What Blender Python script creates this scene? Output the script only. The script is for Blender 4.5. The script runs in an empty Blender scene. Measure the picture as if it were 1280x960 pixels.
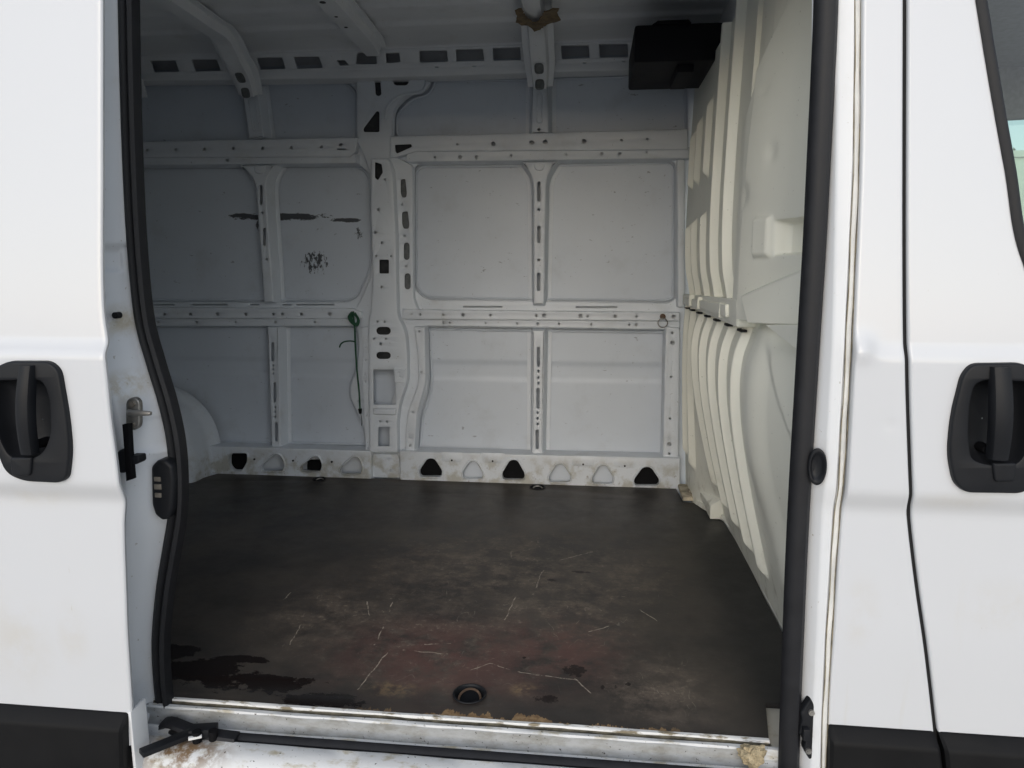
import bpy, bmesh, math, random
from mathutils import Vector, Matrix
from mathutils.geometry import tessellate_polygon
random.seed(7)
rad = math.radians
S = bpy.context.scene
COL = S.collection

# ------------------------------------------------------------------ camera
CAM_H = 1.020
YAW, PITCH, FPX = 6.348, 9.191, 890.0
cd = bpy.data.cameras.new("camera"); cam = bpy.data.objects.new("camera", cd); COL.objects.link(cam)
cam.location = (0, 0, CAM_H); cam.rotation_euler = (rad(90 - PITCH), 0, rad(YAW))
cd.sensor_fit = 'HORIZONTAL'; cd.sensor_width = 36; cd.lens = FPX / 1280 * 36
cd.clip_start = 0.05; cd.clip_end = 500
S.camera = cam

# ------------------------------------------------------------------ sky, sun, exposure
SUN_EL, SUN_ROT = 24.0, 184.0         # overcast: broad soft sun from behind the camera
w = bpy.data.worlds.new("World"); S.world = w; w.use_nodes = True
wn = w.node_tree
sky = wn.nodes.new('ShaderNodeTexSky'); sky.sky_type = 'NISHITA'; sky.sun_disc = False
sky.sun_elevation = rad(SUN_EL); sky.sun_rotation = rad(SUN_ROT)
sky.air_density = 1.0; sky.dust_density = 1.2; sky.ozone_density = 1.0
hsv = wn.nodes.new('ShaderNodeHueSaturation'); hsv.inputs['Saturation'].default_value = 0.65
wn.links.new(sky.outputs[0], hsv.inputs['Color'])
wn.links.new(hsv.outputs[0], wn.nodes['Background'].inputs[0])
wn.nodes['Background'].inputs[1].default_value = 0.15
sl = bpy.data.lights.new("sun", 'SUN'); sun = bpy.data.objects.new("sun", sl); COL.objects.link(sun)
sl.energy = 1.05; sl.angle = rad(95); sl.color = (1, 0.99, 0.985)
# sun direction consistent with the sky: azimuth measured from +Y clockwise
az = rad(SUN_ROT)
sd = Vector((math.sin(az) * math.cos(rad(SUN_EL)), math.cos(az) * math.cos(rad(SUN_EL)), math.sin(rad(SUN_EL))))
sun.rotation_euler = sd.to_track_quat('Z', 'Y').to_euler()
sun.location = sd * 20
S.view_settings.view_transform = 'Standard'; S.view_settings.look = 'None'
S.view_settings.exposure = 0.14; S.view_settings.gamma = 1
S.render.engine = 'CYCLES'
S.cycles.max_bounces = 12; S.cycles.diffuse_bounces = 8

# ------------------------------------------------------------------ from the photograph to the place
_y, _p = rad(YAW), rad(PITCH)
FW = Vector((-math.sin(_y) * math.cos(_p), math.cos(_y) * math.cos(_p), -math.sin(_p)))
RT = Vector((math.cos(_y), math.sin(_y), 0)); UP = RT.cross(FW)
def ray(px, py): return FW + RT * ((px - 640) / FPX) - UP * ((py - 480) / FPX)
def on_y(px, py, Y):
    r = ray(px, py); t = Y / r.y; return (r.x * t, CAM_H + r.z * t)
def on_z(px, py, Z):
    r = ray(px, py); t = (Z - CAM_H) / r.z; return (r.x * t, r.y * t)
def on_x(px, py, X):
    r = ray(px, py); t = X / r.x; return (r.y * t, CAM_H + r.z * t)

# ------------------------------------------------------------------ material helpers
class NT:
    def __init__(s, name):
        s.m = bpy.data.materials.new(name); s.m.use_nodes = True; s.t = s.m.node_tree
        s.b = s.t.nodes['Principled BSDF']; s._c = None
    def _in(s, sock, v):
        if v is None: return
        if hasattr(v, 'links'): s.t.links.new(v, sock)
        else: sock.default_value = v
    def co(s):
        if s._c is None: s._c = s.t.nodes.new('ShaderNodeTexCoord').outputs['Object']
        return s._c
    def math(s, op, a, b=None, c=None, clamp=False):
        n = s.t.nodes.new('ShaderNodeMath'); n.operation = op; n.use_clamp = clamp
        s._in(n.inputs[0], a); s._in(n.inputs[1], b); s._in(n.inputs[2], c); return n.outputs[0]
    def vmath(s, op, a, b=None):
        n = s.t.nodes.new('ShaderNodeVectorMath'); n.operation = op
        s._in(n.inputs[0], a); s._in(n.inputs[1], b)
        return n.outputs['Value'] if op in ('DOT_PRODUCT', 'LENGTH', 'DISTANCE') else n.outputs['Vector']
    def scale(s, v, k):
        n = s.t.nodes.new('ShaderNodeVectorMath'); n.operation = 'SCALE'; s._in(n.inputs[0], v); s._in(n.inputs['Scale'], k); return n.outputs['Vector']
    def noise(s, scale, detail=4, rough=0.55, vec=None, stretch=None, color=False):
        v = vec or s.co()
        if stretch: v = s.vmath('MULTIPLY', v, stretch)
        n = s.t.nodes.new('ShaderNodeTexNoise'); n.inputs['Scale'].default_value = scale
        n.inputs['Detail'].default_value = detail; n.inputs['Roughness'].default_value = rough
        s._in(n.inputs['Vector'], v); return n.outputs['Color' if color else 'Fac']
    def step(s, v, lo, hi):
        n = s.t.nodes.new('ShaderNodeMapRange'); n.interpolation_type = 'SMOOTHSTEP'
        s._in(n.inputs[0], v); n.inputs[1].default_value = lo; n.inputs[2].default_value = hi
        return n.outputs[0]
    def mix(s, f, a, b):
        n = s.t.nodes.new('ShaderNodeMix'); n.data_type = 'RGBA'
        s._in(n.inputs[0], f)
        for k, v in ((6, a), (7, b)):
            s._in(n.inputs[k], v if hasattr(v, 'links') else (*v, 1))
        return n.outputs[2]
    def xyz(s):
        n = s.t.nodes.new('ShaderNodeSeparateXYZ'); s._in(n.inputs[0], s.co()); return n.outputs
    def segs(s, segs, width, fade=None, wob=0.0):
        """mask of thin scratches: 1 on the segments (world points)"""
        v = s.co()
        if wob:
            nz = s.t.nodes.new('ShaderNodeTexNoise'); nz.inputs['Scale'].default_value = 22; s._in(nz.inputs['Vector'], v)
            v = s.vmath('ADD', v, s.scale(s.vmath('SUBTRACT', nz.outputs['Color'], (0.5, 0.5, 0.5)), wob))
        out = None
        for a, b in segs:
            a, b = Vector(a), Vector(b); d = b - a; L2 = d.length_squared
            pa = s.vmath('SUBTRACT', v, tuple(a))
            h = s.math('MULTIPLY', s.vmath('DOT_PRODUCT', pa, tuple(d)), 1 / L2, clamp=True)
            ds = s.vmath('LENGTH', s.vmath('SUBTRACT', pa, s.scale(tuple(d), h)))
            out = ds if out is None else s.math('MINIMUM', out, ds)
        return s.math('SUBTRACT', 1.0, s.step(out, width * 0.35, width))
    def blob(s, c, r, soft=0.5):
        """elliptical mask round the point c with radii r"""
        v = s.vmath('DIVIDE', s.vmath('SUBTRACT', s.co(), tuple(c)), tuple(r))
        return s.math('SUBTRACT', 1.0, s.step(s.vmath('LENGTH', v), 1 - soft, 1.0))
    def out(s, color=None, rough=None, metal=None, bump=None, bstr=0.1, bdist=0.01, coat=None, spec=None):
        s._in(s.b.inputs['Base Color'], color if (color is None or hasattr(color, 'links')) else (*color, 1))
        s._in(s.b.inputs['Roughness'], rough); s._in(s.b.inputs['Metallic'], metal)
        s._in(s.b.inputs['Coat Weight'], coat); s._in(s.b.inputs['Specular IOR Level'], spec)
        if bump is not None:
            n = s.t.nodes.new('ShaderNodeBump'); n.inputs['Strength'].default_value = bstr; n.inputs['Distance'].default_value = bdist
            s._in(n.inputs['Height'], bump); s.t.links.new(n.outputs[0], s.b.inputs['Normal'])
        return s.m

def simple(name, c, rough, metal=0.0, var=0.15, scale=20, bump=0.05, bdist=0.002, spec=None):
    t = NT(name); n = t.noise(scale, 5)
    k = t.math('MULTIPLY_ADD', n, var * 2, 1 - var)
    col = t.mix(t.step(n, 0.25, 0.75), tuple(x * (1 - var) for x in c), tuple(min(1, x * (1 + var)) for x in c))
    return t.out(col, t.math('MULTIPLY_ADD', n, 0.2, rough - 0.1), metal, t.noise(scale * 6, 4), bump, bdist, spec=spec)

M = {}
# exterior white paint: faint dirt film, yellowish streaks
t = NT('body_paint')
base = t.mix(t.step(t.noise(1.6, 3, stretch=(1, 1, 0.5)), 0.2, 0.9), (0.665, 0.678, 0.70), (0.65, 0.66, 0.675))
streak = t.step(t.noise(26, 5, 0.6, stretch=(1, 1, 0.06)), 0.60, 0.80)
low = t.math('SUBTRACT', 1.0, t.step(t.xyz()[2], 0.0, 0.62))
base = t.mix(t.math('MULTIPLY', streak, t.math('MULTIPLY', low, 0.34)), base, (0.60, 0.57, 0.49))
spk = t.step(t.noise(140, 2), 0.77, 0.82)
base = t.mix(t.math('MULTIPLY', spk, 0.5), base, (0.35, 0.31, 0.25))
P1 = lambda px, py, Y: (on_y(px, py, Y)[0], Y, on_y(px, py, Y)[1])
scr = t.segs([(P1(84, 702, 1.284), P1(90, 770, 1.284)), (P1(90, 770, 1.284), P1(97, 800, 1.284)), (P1(108, 806, 1.284), P1(148, 806, 1.284)),
              (P1(1174, 310, 1.40), P1(1175, 340, 1.40)), (P1(1229, 320, 1.40), P1(1228, 333, 1.40))], 0.0022, wob=0.006)
base = t.mix(t.math('MULTIPLY', scr, t.math('MULTIPLY', t.step(t.noise(40, 4), 0.35, 0.6), 0.6)), base, (0.40, 0.35, 0.26))
st = None
for (px, py, Y, rx, rz) in ((40, 622, 1.28, 0.16, 0.035), (30, 800, 1.30, 0.10, 0.16), (95, 790, 1.30, 0.05, 0.10), (1200, 628, 1.38, 0.10, 0.03), (1205, 612, 1.38, 0.012, 0.008), (1250, 760, 1.40, 0.12, 0.08), (1075, 770, 1.40, 0.05, 0.12)):
    X, Z = on_y(px, py, Y); b = t.blob((X, Y, Z), (rx, 0.3, rz), 1.0); st = b if st is None else t.math('MAXIMUM', st, b)
base = t.mix(t.math('MULTIPLY', st, t.math('MULTIPLY', t.step(t.noise(11, 6, 0.65), 0.3, 0.7), 0.30)), base, (0.56, 0.50, 0.38))
M['body'] = t.out(base, t.math('MULTIPLY_ADD', t.noise(4, 2), 0.06, 0.20), 0, coat=0.5)

# jamb paint: same white with more grime
def paint(name, c, grime, rough, gcol=(0.30, 0.25, 0.17), scale=7, amount=0.5, wear=None):
    t = NT(name)
    n = t.noise(scale, 7, 0.62)
    f = t.step(n, 0.52, 0.80)
    col = t.mix(t.step(t.noise(2.5, 4), 0.3, 0.7), tuple(x * 0.95 for x in c), c)
    col = t.mix(t.math('MULTIPLY', f, amount), col, grime)
    sp = t.step(t.noise(95, 3, 0.5), 0.70, 0.76)
    col = t.mix(t.math('MULTIPLY', sp, 0.55), col, gcol)
    if wear: col = wear(t, col)
    return t.out(col, t.math('MULTIPLY_ADD', n, 0.25, rough - 0.1), 0, t.noise(30, 4), 0.04, 0.004)
def jamb_wear(t, col):
    x, y, z = t.xyz()
    m = None
    for (px, py, Y, rx, rz) in ((1058, 690, 1.40, 0.012, 0.13), (1052, 810, 1.40, 0.012, 0.14), (1046, 900, 1.40, 0.014, 0.10), (158, 400, 1.46, 0.035, 0.05),
                            (1068, 640, 1.40, 0.008, 0.06), (170, 480, 1.46, 0.05, 0.05), (185, 905, 1.46, 0.05, 0.06)):
        X, Z = on_y(px, py, Y)
        b = t.blob((X, Y, Z), (rx, 0.3, rz), 0.9)
        m = b if m is None else t.math('MAXIMUM', m, b)
    m = t.math('MULTIPLY', m, t.step(t.noise(30, 6, 0.65), 0.35, 0.65))
    return t.mix(t.math('MULTIPLY', m, 0.75), col, (0.45, 0.36, 0.20))
M['jamb'] = paint('jamb_paint', (0.77, 0.785, 0.80), (0.60, 0.57, 0.50), 0.32, amount=0.35, wear=jamb_wear)
# inner primer-white paint
M['inner'] = paint('inner_paint', (0.66, 0.70, 0.745), (0.44, 0.44, 0.42), 0.42, gcol=(0.20, 0.19, 0.17), amount=0.45)
def sill_wear(t, col):
    x, y, z = t.xyz()
    n = t.noise(13, 6, 0.6)
    m = t.math('MULTIPLY', t.step(n, 0.43, 0.62), t.math('SUBTRACT', 1.0, t.step(z, 0.06, 0.17)))
    col = t.mix(t.math('MULTIPLY', m, 0.7), col, (0.36, 0.34, 0.27))
    sc = None
    for (px, py, rx, rz) in ((256, 569, 0.045, 0.006), (256, 578, 0.035, 0.006), (234, 508, 0.03, 0.008), (248, 550, 0.02, 0.02), (238, 545, 0.012, 0.03)):
        X, Z = on_y(px, py, 3.12); b = t.blob((X, 3.12, Z), (rx, 0.16, rz), 0.8); sc = b if sc is None else t.math('MAXIMUM', sc, b)
    col = t.mix(t.math('MULTIPLY', sc, t.step(t.noise(40, 5, 0.7), 0.38, 0.52)), col, (0.05, 0.047, 0.042))
    rust = t.math('MULTIPLY', t.step(t.noise(60, 5, 0.6), 0.62, 0.72), t.math('SUBTRACT', 1.0, t.step(z, 0.03, 0.16)))
    return t.mix(t.math('MULTIPLY', rust, 0.6), col, (0.14, 0.10, 0.06))
M['inner_low'] = paint('inner_low_paint', (0.66, 0.70, 0.745), (0.44, 0.44, 0.42), 0.42, gcol=(0.20, 0.19, 0.17), amount=0.45, wear=sill_wear)
YS = 3.385     # inside of the far outer skin
YF = 3.318     # front of its inner frames
def skin_wear(t, col):
    def B(px, py, rx, rz, soft=0.9):
        X, Z = on_y(px, py, YS); return t.blob((X, YS, Z), (rx, 0.5, rz), soft)
    def rag(b, n, k, th): return t.step(t.math('ADD', b, t.math('MULTIPLY', t.math('SUBTRACT', n, 0.5), k)), th, th + 0.03)
    big = t.noise(52, 7, 0.8, stretch=(0.30, 1, 1.0)); big2 = t.noise(46, 7, 0.8, stretch=(1.1, 1, 0.6))
    fine = t.noise(58, 6, 0.75, stretch=(1, 1, 0.55))
    m = rag(B(350, 271, 0.42, 0.034), big, 2.6, 0.62)
    for a in ((350, 270, 0.20, 0.024), (430, 275, 0.12, 0.020), (300, 269, 0.12, 0.016)):
        m = t.math('MAXIMUM', m, rag(B(*a), big, 2.4, 0.50))
    m = t.math('MAXIMUM', m, rag(B(325, 283, 0.05, 0.07), big2, 2.6, 0.74))
    m = t.math('MAXIMUM', m, rag(B(393, 328, 0.16, 0.13), fine, 3.2, 0.92))
    m = t.math('MAXIMUM', m, rag(B(448, 292, 0.05, 0.08), big2, 2.6, 0.95))
    P = lambda px, py: (on_y(px, py, YS)[0], YS, on_y(px, py, YS)[1])
    sg = t.segs([(P(230, 459), P(300, 462)), (P(296, 462), P(302, 468)), (P(748, 236), P(768, 240)), (P(703, 270), P(716, 267)),
                 (P(755, 266), P(788, 266)), (P(762, 292), P(740, 322)), (P(178, 294), P(190, 296)),
                 (P(758, 237), P(768, 241)), (P(778, 355), P(782, 362)), (P(636, 478), P(662, 476))], 0.0065, wob=0.035)
    m = t.math('MAXIMUM', m, t.math('MULTIPLY', sg, t.math('MULTIPLY', t.step(t.noise(60, 4, 0.7), 0.38, 0.46), 0.75)))
    # sparse scuffs all over
    sc = t.math('MULTIPLY', t.step(t.noise(44, 4, 0.6, stretch=(0.5, 1, 1)), 0.685, 0.73), 0.5)
    m = t.math('MAXIMUM', m, sc)
    return t.mix(t.math('MULTIPLY', m, 0.93), col, (0.035, 0.037, 0.042))
M['skin'] = paint('skin_paint', (0.58, 0.628, 0.69), (0.42, 0.44, 0.46), 0.40, gcol=(0.25, 0.25, 0.25), amount=0.4, wear=skin_wear)
M['roof'] = paint('roof_paint', (0.74, 0.76, 0.78), (0.5, 0.5, 0.48), 0.5, amount=0.4)
def bulk_wear(t, col):
    x, y, z = t.xyz()
    m = t.math('MULTIPLY', t.step(t.noise(18, 6, 0.6, stretch=(1, 1, 0.6)), 0.52, 0.72), t.math('SUBTRACT', 1.0, t.step(z, 0.02, 0.35)))
    return t.mix(t.math('MULTIPLY', m, 0.6), col, (0.33, 0.30, 0.22))
M['bulk'] = paint('bulkhead_paint', (0.835, 0.83, 0.735), (0.79, 0.785, 0.69), 0.38, gcol=(0.28, 0.26, 0.2), amount=0.35, wear=bulk_wear)
M['rubber'] = simple('rubber', (0.012, 0.0125, 0.015), 0.55, 0, 0.2, 30, 0.15, spec=0.35)
M['plastic'] = simple('black_plastic', (0.013, 0.014, 0.0165), 0.46, 0, 0.12, 16, 0.3, 0.0006, spec=0.24)
M['trim'] = simple('trim_plastic', (0.008, 0.008, 0.0085), 0.55, 0, 0.2, 9, 0.3, 0.0008, spec=0.17)
M['black'] = simple('matt_black', (0.006, 0.006, 0.007), 0.8, 0, 0.2, 30, 0.1, spec=0.15)
M['boxblack'] = simple('box_black', (0.004, 0.004, 0.006), 0.6, 0, 0.2, 9, 0.1, spec=0.2)
M['zinc'] = simple('zinc_steel', (0.34, 0.33, 0.31), 0.45, 0.7, 0.25, 40, 0.1)
M['brass'] = simple('contact_metal', (0.30, 0.27, 0.23), 0.45, 0.6, 0.2, 60, 0.05)
M['dirtcream'] = simple('dirty_cream', (0.40, 0.35, 0.26), 0.8, 0, 0.5, 35, 0.3)
M['rust'] = simple('rusty_steel', (0.11, 0.07, 0.045), 0.8, 0.1, 0.35, 60, 0.3)
M['cord'] = simple('green_cord', (0.014, 0.07, 0.036), 0.8, 0, 0.3, 200, 0.3)
M['tape'] = simple('brown_tape', (0.15, 0.105, 0.055), 0.75, 0, 0.4, 40, 0.4, 0.004)
M['foam'] = simple('foam', (0.50, 0.41, 0.26), 0.95, 0, 0.35, 55, 0.8, 0.008)
M['liner'] = simple('cab_liner', (0.16, 0.17, 0.17), 0.9, 0, 0.2, 60, 0.2)  # cab lining; also the dark tone for shade in some post and bow holes
M['sealant'] = simple('sealant', (0.76, 0.755, 0.72), 0.5, 0, 0.12, 14, 0.4, 0.003)
t = NT('grey_film'); n = t.noise(30, 6, 0.7, stretch=(0.5, 1, 1)); n2 = t.noise(130, 3)
col = t.mix(t.step(n, 0.35, 0.7), (0.42, 0.43, 0.435), (0.27, 0.265, 0.24)); col = t.mix(t.step(n2, 0.64, 0.70), col, (0.05, 0.045, 0.035))
M['film'] = t.out(col, 0.55)  # mottled grey with dark specks, for the sill recess
M['grime'] = simple('grey_grime', (0.10, 0.09, 0.065), 0.9, 0, 0.6, 40, 0.3)
M['shade_and_seam'] = simple('hole_shade_and_seam', (0.045, 0.047, 0.05), 0.9, 0, 0.3, 40, 0.1)  # dark colour in place of shade inside holes; also seam lines
M['crack'] = simple('dirty_crack', (0.22, 0.19, 0.13), 0.9, 0, 0.4, 60, 0.2)
M['gap'] = simple('gap_dark', (0.012, 0.012, 0.013), 0.9, 0, 0.2, 30, 0.1)
# aluminium edge trim, dirty
t = NT('alloy_trim'); n = t.noise(45, 6, 0.65, stretch=(0.4, 1, 1))
col = t.mix(t.step(n, 0.52, 0.64), (0.78, 0.78, 0.76), (0.26, 0.22, 0.15))
M['alloy'] = t.out(col, 0.5, 0.0, n, 0.15, 0.002)
t = NT('sill_paint'); n = t.noise(30, 6, 0.65, stretch=(0.5, 1, 1)); n2 = t.noise(120, 3)
col = t.mix(t.step(n, 0.50, 0.68), (0.69, 0.70, 0.70), (0.45, 0.41, 0.31))
col = t.mix(t.step(n2, 0.66, 0.71), col, (0.05, 0.045, 0.035))
Xd, Yd = on_z(225, 935, -0.03)
dm = t.math('MULTIPLY', t.blob((Xd, Yd, -0.03), (0.16, 0.06, 0.12), 0.8), t.step(t.noise(35, 6, 0.7), 0.38, 0.58))
col = t.mix(dm, col, (0.20, 0.13, 0.07))
M['sillp'] = t.out(col, 0.4, 0, n2, 0.2, 0.003)
# glass, green tinted
gm = bpy.data.materials.new('cab_glass'); gm.use_nodes = True; g = gm.node_tree; g.nodes.remove(g.nodes['Principled BSDF'])
tr = g.nodes.new('ShaderNodeBsdfTransparent'); tr.inputs[0].default_value = (0.80, 0.875, 0.835, 1)
gl = g.nodes.new('ShaderNodeBsdfGlossy'); gl.inputs['Roughness'].default_value = 0.02
fr = g.nodes.new('ShaderNodeFresnel'); fr.inputs[0].default_value = 1.5
mx = g.nodes.new('ShaderNodeMixShader')
g.links.new(fr.outputs[0], mx.inputs[0]); g.links.new(tr.outputs[0], mx.inputs[1]); g.links.new(gl.outputs[0], mx.inputs[2])
g.links.new(mx.outputs[0], g.nodes['Material Output'].inputs[0]); M['glass'] = gm

# plywood floor: worn phenolic film
t = NT('worn_plywood'); x, y, z = t.xyz()
F = lambda px, py: (*on_z(px, py, 0), 0.0)
n1 = t.noise(3.4, 8, 0.68, stretch=(0.9, 1.0, 1)); n2 = t.noise(12, 9, 0.76, stretch=(0.9, 1.0, 1)); n3 = t.noise(65, 7, 0.75, stretch=(0.75, 1.0, 1))
col = t.mix(t.step(n1, 0.3, 0.72), (0.034, 0.031, 0.029), (0.078, 0.066, 0.055))
def FB(px, py, rx, ry, soft=0.95): return t.blob(F(px, py), (rx, ry, 1), soft)
worn = None
for a in ((560, 800, 0.60, 0.42), (700, 760, 0.42, 0.45), (430, 770, 0.42, 0.35), (820, 860, 0.22, 0.25), (760, 720, 0.35, 0.5), (620, 710, 0.75, 0.62)):
    b = FB(*a); worn = b if worn is None else t.math('MAXIMUM', worn, b)
dust = t.math('MULTIPLY', worn, t.step(n2, 0.40, 0.64))
col = t.mix(t.math('MULTIPLY', dust, 0.70), col, (0.172, 0.138, 0.108))
red = t.math('MULTIPLY', t.math('MAXIMUM', FB(560, 820, 0.50, 0.30), FB(690, 810, 0.30, 0.26)), t.step(t.noise(6, 7, 0.75), 0.38, 0.56))
col = t.mix(t.math('MULTIPLY', red, 0.75), col, (0.125, 0.062, 0.053))
pale = t.math('MULTIPLY', worn, t.step(t.math('MULTIPLY', n3, t.math('ADD', n2, 0.5)), 0.56, 0.74))
col = t.mix(t.math('MULTIPLY', pale, 0.42), col, (0.34, 0.29, 0.23))
# worn light wood patches near the edge and knocks
tan = t.math('MULTIPLY', t.math('MAXIMUM', FB(490, 862, 0.10, 0.05), FB(655, 862, 0.05, 0.04)), t.step(t.noise(26, 6, 0.7), 0.42, 0.62))
col = t.mix(t.math('MULTIPLY', tan, 0.8), col, (0.24, 0.17, 0.095))
# darker strip along the bulkhead
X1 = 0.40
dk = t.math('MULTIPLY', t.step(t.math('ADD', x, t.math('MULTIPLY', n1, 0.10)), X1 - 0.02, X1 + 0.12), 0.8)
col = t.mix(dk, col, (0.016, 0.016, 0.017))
# chips of bare wood along the front edge
edge = t.math('LESS_THAN', t.math('SUBTRACT', y, 1.470), t.math('MULTIPLY', t.step(t.noise(7, 6, 0.75, stretch=(1, 0.05, 1)), 0.40, 0.70), 0.045))
edge = t.math('MULTIPLY', edge, t.math('MULTIPLY', t.step(x, -0.62, -0.3), t.math('SUBTRACT', 1.0, t.step(x, 0.15, 0.26))))
col = t.mix(edge, col, t.mix(t.step(n3, 0.35, 0.65), (0.40, 0.27, 0.14), (0.20, 0.12, 0.06)))
# scratches
sg = t.segs([(F(679, 713), F(669, 735)), (F(645, 745), F(631, 775)), (F(588, 838), F(612, 830)), (F(612, 830), F(650, 840)), (F(650, 840), F(720, 850)), (F(718, 848), F(738, 866)),
             (F(480, 783), F(468, 806)), (F(484, 816), F(447, 862)), (F(458, 752), F(462, 770)), (F(353, 750), F(363, 741)),
             (F(378, 778), F(362, 806)), (F(490, 752), F(487, 765)), (F(530, 806), F(562, 804)), (F(800, 762), F(824, 778)), (F(700, 700), F(740, 690)),
             (F(505, 812), F(560, 818)), (F(735, 790), F(760, 783))], 0.0025, wob=0.016)
col = t.mix(t.math('MULTIPLY', sg, t.math('MULTIPLY', t.step(t.noise(55, 5, 0.7), 0.36, 0.54), 0.85)), col, (0.40, 0.35, 0.28))
spk = t.math('MULTIPLY', t.math('MAXIMUM', worn, 0.25), t.step(t.noise(210, 2, 0.5), 0.70, 0.75))
col = t.mix(t.math('MULTIPLY', spk, 0.5), col, (0.36, 0.31, 0.25))
hair = t.step(t.math('ABSOLUTE', t.math('SUBTRACT', t.noise(5.5, 3, 0.6, stretch=(1.0, 0.45, 1)), 0.5)), 0.0, 0.0045)
hair = t.math('MULTIPLY', t.math('SUBTRACT', 1.0, hair), t.math('MULTIPLY', worn, t.step(t.noise(17, 4, 0.7), 0.52, 0.62)))
col = t.mix(t.math('MULTIPLY', hair, 0.5), col, (0.34, 0.30, 0.24))
# damp dark patches and boot prints
wet = None
for a in ((250, 838, 0.22, 0.10), (320, 854, 0.28, 0.085), (405, 874, 0.22, 0.05), (222, 815, 0.11, 0.07), (300, 824, 0.13, 0.03)):
    b = FB(*a); wet = b if wet is None else t.math('MAXIMUM', wet, b)
wetn = t.math('ADD', t.math('MULTIPLY', t.math('SUBTRACT', t.noise(7.5, 9, 0.8, stretch=(0.75, 1.25, 1)), 0.5), 3.4), t.math('MULTIPLY', t.math('SUBTRACT', t.noise(30, 5, 0.7), 0.5), 0.8))
wetm = t.step(t.math('ADD', wet, t.math('MULTIPLY', wetn, t.step(wet, 0.0, 0.3))), 0.50, 0.55)
pr = None
for a in ((718, 838, 0.055, 0.05), (683, 874, 0.055, 0.03), (753, 859, 0.010, 0.016), (770, 859, 0.010, 0.016), (785, 855, 0.012, 0.015), (690, 725, 0.035, 0.02), (725, 715, 0.06, 0.018), (655, 822, 0.01, 0.01)):
    b = FB(*a, 0.8); pr = b if pr is None else t.math('MAXIMUM', pr, b)
prm = t.step(t.math('MULTIPLY', t.math('POWER', pr, 0.5), t.noise(42, 6, 0.75)), 0.38, 0.45)
dark = t.math('MAXIMUM', wetm, t.math('MULTIPLY', prm, 0.85))
col = t.mix(dark, col, (0.012, 0.0085, 0.008))
rough = t.math('SUBTRACT', t.math('MULTIPLY_ADD', n2, 0.35, 0.31), t.math('MULTIPLY', wetm, 0.36))
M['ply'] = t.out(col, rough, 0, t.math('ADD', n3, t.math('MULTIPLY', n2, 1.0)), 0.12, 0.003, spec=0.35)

t = NT('concrete_ground'); n = t.noise(3, 8, 0.6)
M['ground'] = t.out(t.mix(n, (0.36, 0.355, 0.345), (0.46, 0.455, 0.44)), 0.9, 0, t.noise(60, 5), 0.3, 0.01)
M['wallp'] = simple('pale_render', (0.55, 0.60, 0.52), 0.9, 0, 0.08, 3, 0.2)
M['leaf'] = simple('leaf_green', (0.06, 0.10, 0.04), 0.6, 0, 0.4, 5, 0.05)
M['bark'] = simple('bark', (0.12, 0.09, 0.06), 0.9, 0, 0.3, 30, 0.4)

# ------------------------------------------------------------------ object helpers
def thing(name, label, cat, loc, group=None):
    o = bpy.data.objects.new(name, None); COL.objects.link(o); o.location = loc; o.empty_display_size = 0.2
    o['label'] = label; o['category'] = cat
    if group: o['group'] = group
    return o
def tag(o, label, cat, group=None):
    o['label'] = label; o['category'] = cat
    if group: o['group'] = group
    return o
def _attach(o, parent):
    if parent is None: return
    o.parent = parent
    p = parent; loc = Vector((0, 0, 0))
    if parent.type == 'EMPTY': loc = parent.location
    o.matrix_parent_inverse = Matrix.Translation(-loc)
def obj(name, bm, mat, parent=None, label=None, smooth=True, recenter=False):
    bmesh.ops.recalc_face_normals(bm, faces=bm.faces) if getattr(bm, '_recalc', True) else None
    me = bpy.data.meshes.new(name); bm.to_mesh(me); bm.free()
    me.materials.append(mat)
    o = bpy.data.objects.new(name, me); COL.objects.link(o)
    if smooth:
        me.shade_smooth()
        try: me.set_sharp_from_angle(angle=rad(38))
        except Exception: pass
    if recenter:
        c = sum((v.co for v in me.vertices), Vector()) / len(me.vertices)
        c.z = min(v.co.z for v in me.vertices)
        me.transform(Matrix.Translation(-c)); o.location = c
    _attach(o, parent)
    if label: o['label'] = label
    return o
def area(p):
    return sum(p[i][0] * p[(i + 1) % len(p)][1] - p[(i + 1) % len(p)][0] * p[i][1] for i in range(len(p))) / 2
def ccw(p): return p if area(p) > 0 else p[::-1]
def fillet(pts, r=0, n=4):
    out = []
    N = len(pts)
    for i in range(N):
        a, b, c = Vector(pts[i - 1][:2]), Vector(pts[i][:2]), Vector(pts[(i + 1) % N][:2])
        rr = pts[i][2] if len(pts[i]) > 2 else r
        u, v = a - b, c - b
        if rr <= 0 or u.length < 1e-9 or v.length < 1e-9: out.append(tuple(b)); continue
        d = min(rr, u.length * 0.48, v.length * 0.48)
        p0, p1 = b + u.normalized() * d, b + v.normalized() * d
        if abs(u.normalized().cross(v.normalized())) < 0.03: out.append(tuple(b)); continue
        for k in range(n + 1):
            s = k / n; out.append(tuple(p0 * (1 - s) ** 2 + b * 2 * s * (1 - s) + p1 * s * s))
    return out
def offset(p, d):
    """p ccw; positive d grows it"""
    out = []; N = len(p)
    for i in range(N):
        a, b, c = Vector(p[i - 1]), Vector(p[i]), Vector(p[(i + 1) % N])
        e0, e1 = (b - a), (c - b)
        if e0.length < 1e-9: e0 = e1
        if e1.length < 1e-9: e1 = e0
        n0 = Vector((e0.y, -e0.x)).normalized(); n1 = Vector((e1.y, -e1.x)).normalized()
        m = n0 + n1
        if m.length < 1e-6: m = n0
        m.normalize(); k = max(0.5, m.dot(n0))
        out.append(tuple(b + m * (d / k)))
    return out
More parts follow.
